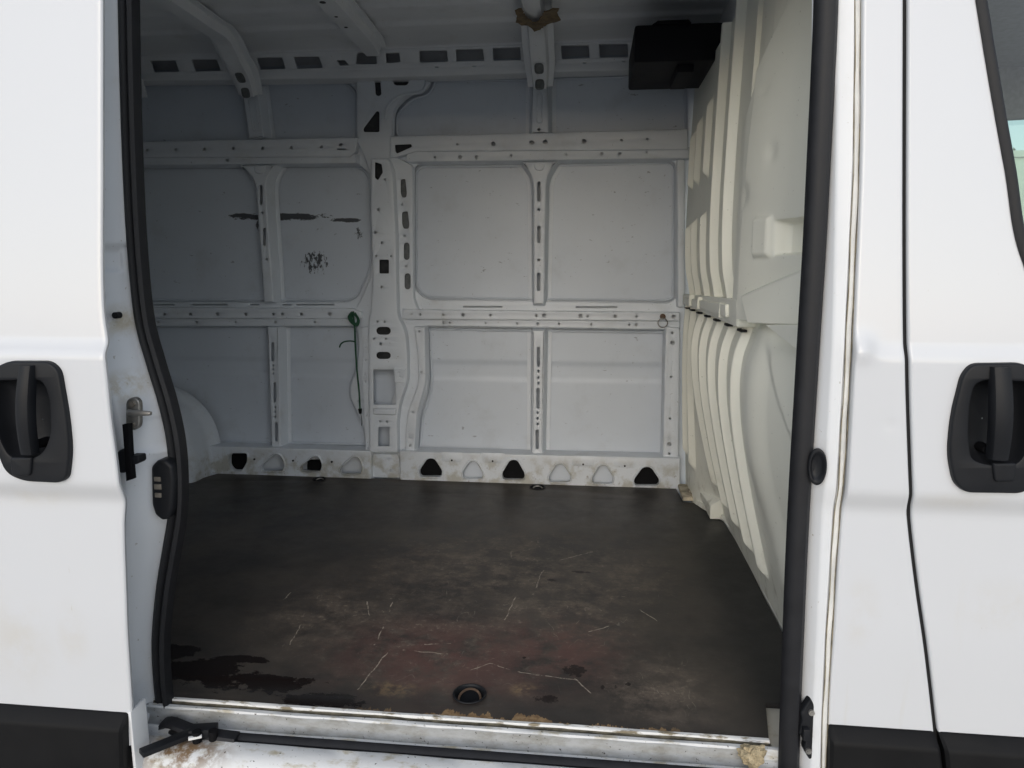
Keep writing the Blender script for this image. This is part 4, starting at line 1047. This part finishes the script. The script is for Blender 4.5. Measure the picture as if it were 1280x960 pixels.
cut_skin(bm, Wp(fillet(R_DISH, 0, 5), 1.38))
CD = obj('cab_door', bm, M['body'], VAN, 'closed white front cab door')
bm = bmesh.new()   # dark channel behind the seam
add_grid(bm, 1, 80, lambda u, v: (seam(-0.3 + 2.1 * v) - 0.02 + 0.04 * u, yright(seam(-0.3 + 2.1 * v), -0.3 + 2.1 * v) + 0.010, -0.3 + 2.1 * v)); obj('seam_rubber', bm, M['gap'], VAN)
ztr = on_y(1110, 909, 1.412)[1]
trim('side_trim', lambda z: sl_x(z) + 0.004, lambda z: seam(z) - 0.004, ztr, yright, PL)
trim('side_trim', lambda z: seam(z) + 0.004, lambda z: 2.0, ztr, yright, CD)
# --- jamb between right seal and the outer pillar
j0 = pxcurve([(1040, -120), (1040, 0), (1034, 200), (1024, 400), (1010, 600), (1003, 740), (998, 900), (992, 1060)], 1.432)
j1 = pxcurve([(1056, -120), (1054, 0), (1050, 200), (1043, 400), (1033, 590), (1026, 740), (1019, 900), (1012, 1060)], 1.400)
j2 = pxcurve([(1080, -120), (1077, 0), (1071, 200), (1059, 400), (1048, 590), (1041, 700), (1035, 800), (1030, 910), (1026, 1060)], 1.392)
def jamb(u, v):
    z = -0.30 + 2.05 * v
    cols = [(j0(z) - 0.018, 1.462), (j0(z) - 0.012, 1.452), (j0(z), 1.440), (j0(z) + 0.004, 1.434), (j1(z) - 0.003, 1.405), (j1(z), 1.402), (j1(z) + 0.004, 1.400), (j2(z) - 0.002, 1.3955), (j2(z), 1.397), (j2(z) + 0.002, 1.4035), (sl_x(z), 1.404), (sl_x(z) + 0.006, 1.41)]
    return (cols[u][0], cols[u][1] + 0.010 * (1 - sst(0.548, 0.604, z)) + 0.045 * max(0, z - 0.88), z)
bm = bmesh.new(); V = [[bm.verts.new(jamb(i, j / 160)) for i in range(12)] for j in range(161)]
for A, B in zip(V, V[1:]):
    for i in range(11): bm.faces.new((A[i], A[i + 1], B[i + 1], B[i]))
JR = obj('front_jamb', bm, M['jamb'], VAN)
bm = bmesh.new(); add_tube(bm, [((j2(z) + sl_x(z)) / 2 + 0.002 + 0.0006 * math.sin(z * 40), 1.3985 + 0.010 * (1 - sst(0.548, 0.604, z)) + 0.045 * max(0, z - 0.88), z) for z in [-0.3 + 2.05 * k / 120 for k in range(121)]], 0.0048, 6); obj('sealant_bead', bm, M['sealant'], JR)
for o_ in (-0.0048, 0.0052):
    bm = bmesh.new(); add_tube(bm, [((j2(z) + sl_x(z)) / 2 + 0.002 + o_ + 0.0009 * math.sin(z * 31 + o_ * 900), 1.3955 + 0.010 * (1 - sst(0.548, 0.604, z)) + 0.045 * max(0, z - 0.88), z) for z in [-0.3 + 2.05 * k / 160 for k in range(161)]], [0.0007 + 0.0006 * abs(math.sin(k * 0.37) * math.sin(k * 0.11)) for k in range(161)], 5); obj('sealant_crack', bm, M['crack'], JR)
# oval rubber plug in the jamb
X, Z = on_y(1020, 582, 1.41)
bm = bmesh.new()
prof = [(1.0, 0.006), (1.0, -0.002), (0.9, -0.005), (0.8, -0.004), (0.66, 0.006), (0.5, 0.012), (0.0001, 0.013)]
rings = [[bm.verts.new((X + 0.0155 * s * math.cos(a), 1.4015 + d * 0.5 - 0.42 * 0.0155 * s * math.cos(a), Z + 0.041 * s * math.sin(a) * (1 - 0.1 * abs(math.sin(a))))) for a in [2 * math.pi * k / 28 for k in range(28)]] for s, d in prof]
for A, B in zip(rings, rings[1:]):
    for k in range(28): bm.faces.new((A[k], A[(k + 1) % 28], B[(k + 1) % 28], B[k]))
obj('oval_plug', bm, M['plastic'], JR)
# black catch with two bolts at the foot of the jamb
bm = bmesh.new()
Yk = 1.428
pts = [(1012, 872), (1020, 882), (1022, 900), (1018, 944), (1011, 948), (1004, 934), (1006, 926), (998, 915), (1002, 898), (1000, 890)]
add_plate(bm, Wp(fillet(pts, 2), Yk - 0.01), [], wall_map(Yk), 0.016, r=0.004, draft=0.002)
CT = obj('door_catch', bm, M['plastic'], JR)
for p in ((1014, 890), (1010, 938)):
    a, b = on_y(*p, Yk - 0.016); bm = bmesh.new(); add_tube(bm, [(a, Yk - 0.014, b), (a, Yk - 0.021, b)], 0.0062, 8); add_tube(bm, [(a, Yk - 0.020, b), (a, Yk - 0.0235, b)], 0.0035, 6); obj('catch_bolt', bm, M['zinc'], JR)
bm = bmesh.new(); a, b = on_y(1008, 915, Yk - 0.016); add_box(bm, (a - 0.010, Yk - 0.030, b - 0.012), (a + 0.004, Yk - 0.012, b + 0.014), 0.003); obj('catch_nose', bm, M['plastic'], JR)

# --- left jamb (rear door pillar)
sealx = interp([(p[2], p[0]) for p in seal_path(left_px, YL)])
YJ = 1.462
def px_box(x, z, p0, p1, soft=0.004, Y=YJ):
    (xa, zb), (xb, za) = on_y(*p0, Y), on_y(*p1, Y)
    return sst(xa - soft, xa + soft, x) * (1 - sst(xb - soft, xb + soft, x)) * sst(za - soft, za + soft, z) * (1 - sst(zb - soft, zb + soft, z))
def ljamb(u, v):
    z = -0.30 + 2.05 * v; b = sealx(z) + 0.004 if z > -0.02 else sealx(-0.02) + 0.02; a = -1.18
    x = a + (b - a) * u
    w_ = b - x
    y = 1.470 - 0.022 * sst(0.015, 0.05, w_) - 0.056 * sst(0.03, 0.09, w_)
    y -= 0.010 * sst(on_y(150, 309, YJ)[1], on_y(150, 304, YJ)[1], z)       # proud upper half
    y += 0.012 * px_box(x, z, (136, 312), (155, 338), 0.006)
    y += 0.018 * px_box(x, z, (140, 366), (149, 402), 0.002)              # slot
    y += 0.006 * px_box(x, z, (184, 520), (216, 562), 0.005)
    y -= 0.006 * px_box(x, z, (180, 556), (222, 566), 0.006)
    y -= 0.010 * px_box(x, z, (120, 462), (170, 700), 0.020)
    return (x, y, z)
bm = bmesh.new(); add_grid(bm, 70, 420, ljamb); JL = obj('rear_jamb', bm, M['jamb'], VAN)
# striker
SY = 1.388
bm = bmesh.new(); add_plate(bm, Wp(slot(157, 497, 174, 538, 7), SY), [], wall_map(SY + 0.012), 0.012, r=0.003); ST = obj('lock_striker', bm, M['zinc'], JL)
bm = bmesh.new()
a = on_y(158, 516, SY - 0.02); b = on_y(191, 516, SY - 0.02)
add_tube(bm, [(a[0], SY - 0.010, a[1]), (a[0] + 0.01, SY - 0.022, a[1]), (b[0] - 0.006, SY - 0.026, b[1]), (b[0], SY - 0.026, b[1])], [0.0062, 0.0066, 0.0052, 0.004], 10); obj('striker_pin', bm, M['zinc'], JL)
for py in (505, 531):
    a = on_y(166, py, SY); bm = bmesh.new(); add_tube(bm, [(a[0], SY, a[1]), (a[0], SY - 0.005, a[1])], 0.0068, 6); obj('striker_screw', bm, M['brass'], JL)
# black bumper stop with its arm
BY = 1.372
bm = bmesh.new()
add_plate(bm, Wp([(152, 531), (161, 530), (163, 565), (166, 599), (157, 602), (155, 570)], BY - 0.02), [], wall_map(BY - 0.008), 0.012, r=0.003)
obj('stop_bar', bm, M['black'], JL)
bm = bmesh.new()
add_plate(bm, Wp(slot(145, 562, 159, 592, 7), BY - 0.01), [], wall_map(BY + 0.004), 0.014, r=0.005); obj('stop_pad', bm, M['rubber'], JL)
bm = bmesh.new()
add_plate(bm, Wp(fillet([(160, 570), (173, 570), (174, 578), (170, 581), (161, 579)], 2), BY - 0.015), [Wp(disc(169, 575, 1.8, 8), BY - 0.015)], wall_map(BY + 0.01), 0.026, r=0.003); obj('stop_clip', bm, M['plastic'], JL)
# contact block
CY = 1.430
bm = bmesh.new()
add_plate(bm, Wp(fillet([(190, 583), (197, 575), (208, 574), (217, 582), (219, 600), (217, 636), (212, 648), (204, 650), (195, 643), (191, 630)], 3), CY), [], wall_map(CY + 0.03), 0.036, r=0.008); obj('contact_block', bm, M['plastic'], JL)
for (p0, p1) in (((192.5, 596), (201, 602)), ((192.5, 605), (202, 612)), ((193.5, 616), (202, 622))):
    (xa, zb), (xb, za) = on_y(*p0, CY - 0.007), on_y(*p1, CY - 0.007)
    bm = bmesh.new(); add_box(bm, (xa, CY - 0.0085, za), (xb, CY - 0.004, zb), 0.0015); obj('contact_plate', bm, M['brass'], JL)
# screw in the jamb
a = on_y(157, 393, 1.45); bm = bmesh.new(); add_tube(bm, [(a[0], 1.43, a[1]), (a[0], 1.414, a[1])], 0.007, 10); add_tube(bm, [(a[0], 1.414, a[1]), (a[0], 1.411, a[1])], 0.004, 8); obj('jamb_screw', bm, M['gap'], JL)
# roller arm of the sliding door in the sill
bm = bmesh.new()
A, B = Vector((*on_z(184, 935, 0.0), -0.010)), Vector((*on_z(240, 912, -0.01), -0.018))
def barbox(bm, A, B, w_, h_, bev=0.003):
    d = (B - A); L = d.length; m = Matrix.Translation(A) @ d.to_track_quat('X', 'Z').to_matrix().to_4x4()
    add_box(bm, (0, -w_ / 2, -h_ / 2), (L, w_ / 2, h_ / 2), bev, m)
barbox(bm, A + Vector((-0.012, -0.005, 0.0)), B, 0.026, 0.012); barbox(bm, B + Vector((-0.006, 0.0, 0.002)), B + Vector((0.05, 0.018, -0.002)), 0.03, 0.022)
obj('roller_arm', bm, M['plastic'], SD)
for c in (Vector((0.018, -0.012, 0.004)), Vector((0.05, 0.0, 0.0))):
    bm = bmesh.new(); add_tube(bm, [B + c + Vector((0, 0, -0.016)), B + c + Vector((0, 0, 0.010))], 0.010, 12); obj('roller', bm, M['black'], SD)
bm = bmesh.new(); barbox(bm, B + Vector((0.006, -0.026, 0.004)), B + Vector((0.03, -0.012, 0.003)), 0.008, 0.006, 0.001); obj('roller_clip', bm, M['alloy'], SD)
# pale edge of the sliding door's trim return
bm = bmesh.new(); add_box(bm, (sd_edge(0.0) + 0.000, ysl(-0.95, 0.0) - 0.002, -0.26), (sd_edge(0.0) + 0.007, ysl(-0.95, 0.0) + 0.05, ztl + 0.002), 0.002); obj('door_return', bm, M['jamb'], SD)

# --- cab door window: rubber, glass
wp = [(win_edge(z), yright(win_edge(z), z), z) for z in [zwin + 0.002 + (1.80 - zwin) * (k / 60) ** 1.6 for k in range(61)]]
bm = bmesh.new(); add_sweep(bm, wp, [(-0.004, -0.006), (-0.004, 0.003), (0.002, 0.0065), (0.010, 0.006), (0.0145, 0.002), (0.0145, -0.012), (0.0, -0.016)], (0, -1, 0)); obj('window_rubber', bm, M['rubber'], CD)
bm = bmesh.new(); add_box(bm, (0.70, 1.400, zwin - 0.025), (2.0, 1.404, zwin - 0.012), 0.001); obj('window_rubber', bm, M['rubber'], CD)
bm = bmesh.new()
def glassf(u, v):
    z = zwin - 0.01 + (1.82 - zwin) * v; a = win_x(z + 0.003) + 0.004
    return (a + (2.0 - a) * u, yright(a, z) + 0.010, z)
add_grid(bm, 2, 60, glassf); obj('window_glass', bm, M['glass'], CD)
# --- cab beyond the glass
bm = bmesh.new(); add_box(bm, (0.60, 1.45, 1.84), (2.4, 3.40, 1.90), 0.02)
obj('cab_headliner', bm, M['liner'], VAN)
bm = bmesh.new(); add_box(bm, (0.50, 1.47, -0.1), (0.60, 1.52, 1.83), 0.01); obj('inner_pillar', bm, M['liner'], VAN)
bm = bmesh.new()
add_plate(bm, [(0.6, -0.3), (2.6, -0.3), (2.6, 1.9), (0.6, 1.9)], [fillet([(1.25, 0.92), (2.35, 0.92), (2.35, 1.66), (1.25, 1.62)], 0.08, 6)], wall_map(3.36), 0.05, r=0.01, hdepth=0.05); obj('far_cab_door', bm, M['liner'], VAN)
bm = bmesh.new(); add_box(bm, (1.2, 3.395, 0.9), (2.4, 3.399, 1.70)); obj('far_glass', bm, M['glass'], VAN)
bm = bmesh.new(); add_box(bm, (0.6, 1.5, -0.12), (2.6, 3.4, -0.06), 0.01); obj('cab_floor', bm, M['liner'], VAN)

# ================================================================== handles
def handle(parent, yfun, outline, dish, bar, mirror):
    """outline, dish: pixel outlines; bar: (x centre top, x centre bottom, y top, y bottom, width)"""
    Yh = yfun
    bm = bmesh.new()
    o = Wp(fillet(outline, 0, 6), Yh); dd = Wp(fillet(dish, 0, 6), Yh)
    add_plate(bm, o, [dd], wall_map(Yh + 0.004), 0.016, r=0.0045, draft=0.001, hr=0.0035, hdepth=0.012)
    obj('handle_plate', bm, M['plastic'], parent)
    bm = bmesh.new(); cx = sum(p[0] for p in dd) / len(dd); cz = sum(p[1] for p in dd) / len(dd)
    rings = []
    for s, d in ((1.0, -0.006), (0.98, 0.006), (0.90, 0.020), (0.74, 0.032), (0.5, 0.036), (0.02, 0.037)):
        rings.append([bm.verts.new((cx + (a - cx) * s, Yh + d, cz + (b - cz) * s)) for a, b in dd])
    for A, B in zip(rings, rings[1:]):
        for k in range(len(dd)): bm.faces.new((A[k], A[(k + 1) % len(dd)], B[(k + 1) % len(dd)], B[k]))
    obj('handle_dish', bm, M['plastic'], parent)
    bm = bmesh.new(); xt, xb, yt, yb, wd = bar
    top, bot = on_y(xt, yt, Yh - 0.03), on_y(xb, yb, Yh - 0.03); W_ = wd / FPX * (Yh - 0.03)
    rows = []
    for k in range(17):
        s = k / 16; x = top[0] + (bot[0] - top[0]) * s; z = top[1] + (bot[1] - top[1]) * s
        out = 0.012 + 0.016 * math.sin(math.pi * (0.12 + 0.76 * s)) ; ww = W_ * (0.92 + 0.10 * math.sin(math.pi * s))
        prof = [(-0.5, 0.016), (-0.5, 0.004), (-0.40, -0.003), (-0.2, -0.006), (0.2, -0.006), (0.40, -0.003), (0.5, 0.004), (0.5, 0.016)]
        rows.append([bm.verts.new((x + a * ww, Yh - out + b, z)) for a, b in prof])
    for A, B in zip(rows, rows[1:]):
        for k in range(8): bm.faces.new((A[k], A[(k + 1) % 8], B[(k + 1) % 8], B[k]))
    bm.faces.new(rows[0][::-1]); bm.faces.new(rows[-1])
    obj('handle_grip', bm, M['plastic'], parent)
    # lock cover at the foot of the grip
    bm = bmesh.new()
    P = Wp(fillet([(xb - wd * 0.62, yb + 1, 3), (xb + wd * 0.62, yb + 1, 3), (xb + wd * 0.55, yb + 24, 5), (xb - wd * 0.5, yb + 25, 5)], 0, 4), Yh - 0.012)
    add_plate(bm, P, [], wall_map(Yh - 0.008), 0.010, r=0.004); obj('lock_cover', bm, M['plastic'], parent)
    bm = bmesh.new()
    sx = 1 if mirror else -1
    a = on_y(xb + sx * wd * 0.75, yb - 14, Yh); add_tube(bm, [(a[0], Yh + 0.032, a[1]), (a[0], Yh + 0.004, a[1])], [0.010, 0.009], 10); obj('handle_pivot', bm, M['black'], parent)
ly = ysl(-1.1, 0.72)
handle(SD, ly, [(-18, 470, 12), (12, 451, 10), (66, 451, 12), (78, 462, 14), (88, 520, 20), (92, 562, 16), (88, 596, 8), (78, 602, 6), (34, 600, 12), (12, 590, 12), (-2, 556, 14), (-12, 512, 16)],
       L_DISH, (26, 28, 458, 570, 22), True)
ry = yright(0.75, 0.72)
handle(CD, ry, [(1200, 468, 12), (1212, 454, 10), (1276, 453, 14), (1296, 466, 16), (1300, 520, 20), (1296, 580, 16), (1286, 608, 12), (1272, 615, 8), (1204, 614, 10), (1190, 602, 12), (1183, 568, 18), (1187, 520, 20)],
       R_DISH, (1257, 1254, 460, 577, 24), False)

# ================================================================== things in and on the load bay
# plywood floor sheet
fx = lambda px, py: on_z(px, py, 0)
fo = [(-2.75, 1.470), (fx(965, 935)[0], 1.470), (fx(965, 935)[0], 1.4705), fx(957, 879), (fx(957, 879)[0] + 0.10, fx(957, 879)[1]), (0.556, 1.66), (0.556, 2.19), (0.566, 2.55), (0.552, 2.86), (0.465, 3.09), (0.42, 3.10), (0.41, 3.296), (-1.86, 3.296), (-1.92, 3.14), (-2.75, 3.10)]
def floor_hole(px, py, r):
    x, y = on_z(px, py, 0); return [(x + r * math.cos(2 * math.pi * k / 24), y + r * math.sin(2 * math.pi * k / 24)) for k in range(24)]
lash = [(587, 868, 0.037), (672, 609, 0.034), (399, 599, 0.030)]
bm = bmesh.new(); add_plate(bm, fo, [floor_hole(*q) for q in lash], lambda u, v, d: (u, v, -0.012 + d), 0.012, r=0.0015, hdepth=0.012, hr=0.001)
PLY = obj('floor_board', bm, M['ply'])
tag(PLY, 'worn dark brown plywood sheet covering the load bay floor, damp at its left edge', 'floor sheet')
for k, q in enumerate(lash):
    x, y = on_z(q[0], q[1], 0); r = q[2]
    bm = bmesh.new(); prof = [(1.12, 0.0022), (1.10, 0.0035), (1.0, 0.0035), (0.95, 0.0), (0.93, -0.014), (0.55, -0.020), (0.01, -0.021)]
    R_ = [[bm.verts.new((x + r * s * math.cos(a), y + r * s * math.sin(a), z)) for a in [2 * math.pi * i / 28 for i in range(28)]] for s, z in prof]
    for A, B in zip(R_, R_[1:]):
        for i in range(28): bm.faces.new((A[i], A[(i + 1) % 28], B[(i + 1) % 28], B[i]))
    cup = obj('lashing_cup', bm, M['plastic'], PLY)
    bm = bmesh.new(); add_tube(bm, [(x + r * 0.72 * math.cos(a), y + r * 0.72 * math.sin(a), -0.012 + 0.010 * math.sin(a)) for a in [2 * math.pi * i / 24 for i in range(25)]], 0.0030, 6, cap=False)
    obj('lashing_ring', bm, M['zinc'] if k else M['rust'], cup)
# black box under the roof
b0, b1 = on_y(791, 31, 2.80), (0.138, on_y(787, 112, 3.20)[1])
bb = thing('overhead_box', 'black box under the roof in the corner above the bulkhead', 'box', (0.30, 2.95, b1[1]))
bm = bmesh.new(); add_box(bm, (b1[0], 2.80, b1[1]), (0.60, 3.22, b0[1]), 0.012); obj('shell', bm, M['boxblack'], bb)
bm = bmesh.new()
hexa(bm, [(0.20, 2.79, b0[1] - 0.004), (0.34, 2.79, b0[1] - 0.004), (0.33, 2.80, b0[1] + 0.012), (0.22, 2.80, b0[1] + 0.012), (0.20, 3.1, b0[1] - 0.004), (0.34, 3.1, b0[1] - 0.004), (0.33, 3.1, b0[1] + 0.012), (0.22, 3.1, b0[1] + 0.012)], 0.003); obj('top_lug', bm, M['boxblack'], bb)
bm = bmesh.new(); add_box(bm, (0.30, 2.84, b1[1] - 0.028), (0.36, 3.10, b1[1] + 0.004), 0.004); obj('bracket', bm, M['boxblack'], bb)
# bungee cord
CYY = 3.262
cp = lambda px, py, dy=0: (on_y(px, py, CYY)[0], CYY + dy, on_y(px, py, CYY)[1])
gc = thing('bungee_cord', 'dark green cord knotted on the middle rail and hanging down beside the post', 'cord', cp(450, 532))
bm = bmesh.new()
add_tube(bm, spline([cp(440, 392, 0.02), cp(442, 398), cp(443.5, 412), cp(444, 428), cp(446, 460), cp(449, 492), cp(450, 514)], 6), 0.0042, 8); obj('cord', bm, M['cord'], gc)
bm = bmesh.new()
for k in range(7):
    ox = random.uniform(-2.2, 2.2)
    add_tube(bm, spline([cp(440 + ox * 0.6, 390, 0.012), cp(438 + ox, 394 + k * 0.8, -0.012 + 0.003 * k), cp(441 + ox, 402, -0.012), cp(446 + ox * 0.8, 407 - k * 0.5, -0.01), cp(448 + ox * 0.5, 400, 0.0), cp(443, 391 + k * 0.5, 0.006)], 5), 0.0036, 6)
obj('knot', bm, M['cord'], gc)
bm = bmesh.new(); add_tube(bm, spline([cp(443.5, 427), cp(438, 426, -0.006), cp(431, 427, -0.01), cp(427, 430, -0.012), cp(425.5, 434, -0.012)], 6), 0.0036, 7); obj('hook', bm, M['cord'], gc)
bm = bmesh.new(); add_tube(bm, [cp(450, 511), cp(450.5, 517)], [0.010, 0.007], 8); add_tube(bm, spline([cp(451, 517), cp(452.5, 526), cp(452, 532)], 4), 0.0016, 5); obj('end_cap', bm, M['black'], gc)
# torn tape round the roof bow
bm = bmesh.new()
tz = 1.962
def tp(px, py): return on_z(px, py, tz)
out = [tp(644, 12), tp(652, 11), tp(660, 22), tp(668, 27), tp(674, 24), tp(680, 13), tp(690, 10), tp(699, 11), tp(697, 17), tp(701, 22), tp(694, 27), tp(684, 28), tp(676, 36), tp(668, 37), tp(660, 31), tp(652, 29), tp(644, 27), tp(647, 20)]
out = dens(out, 0.012); out = [(a + random.uniform(-0.003, 0.003), b + random.uniform(-0.006, 0.006)) for a, b in out]
add_plate(bm, out, [], lambda u, v, d: (u, v, tz + 0.0 - d - 0.006 * math.sin(u * 60) * math.sin(v * 45)), 0.004, r=0.001)
tag(obj('torn_tape', bm, M['tape'], recenter=True), 'torn brown tape hanging ragged on the roof bow', 'tape')
# lump of dried foam on the sill
bm = bmesh.new()
X, Y = on_z(941, 944, -0.01)
bmesh.ops.create_icosphere(bm, subdivisions=4, radius=1)
from mathutils import noise as mn
for v in bm.verts:
    n = v.co.normalized(); k = 1 + 0.40 * mn.noise(n * 1.8) + 0.22 * mn.noise(n * 5) + 0.08 * mn.noise(n * 15)
    v.co = Vector((X + n.x * 0.027 * k * (1 + 0.30 * n.z), Y + n.y * 0.020 * k, -0.010 + n.z * 0.023 * k))
tag(obj('foam_lump', bm, M['foam'], recenter=True), 'crumbly tan lump of dried foam at the right end of the sill', 'foam')
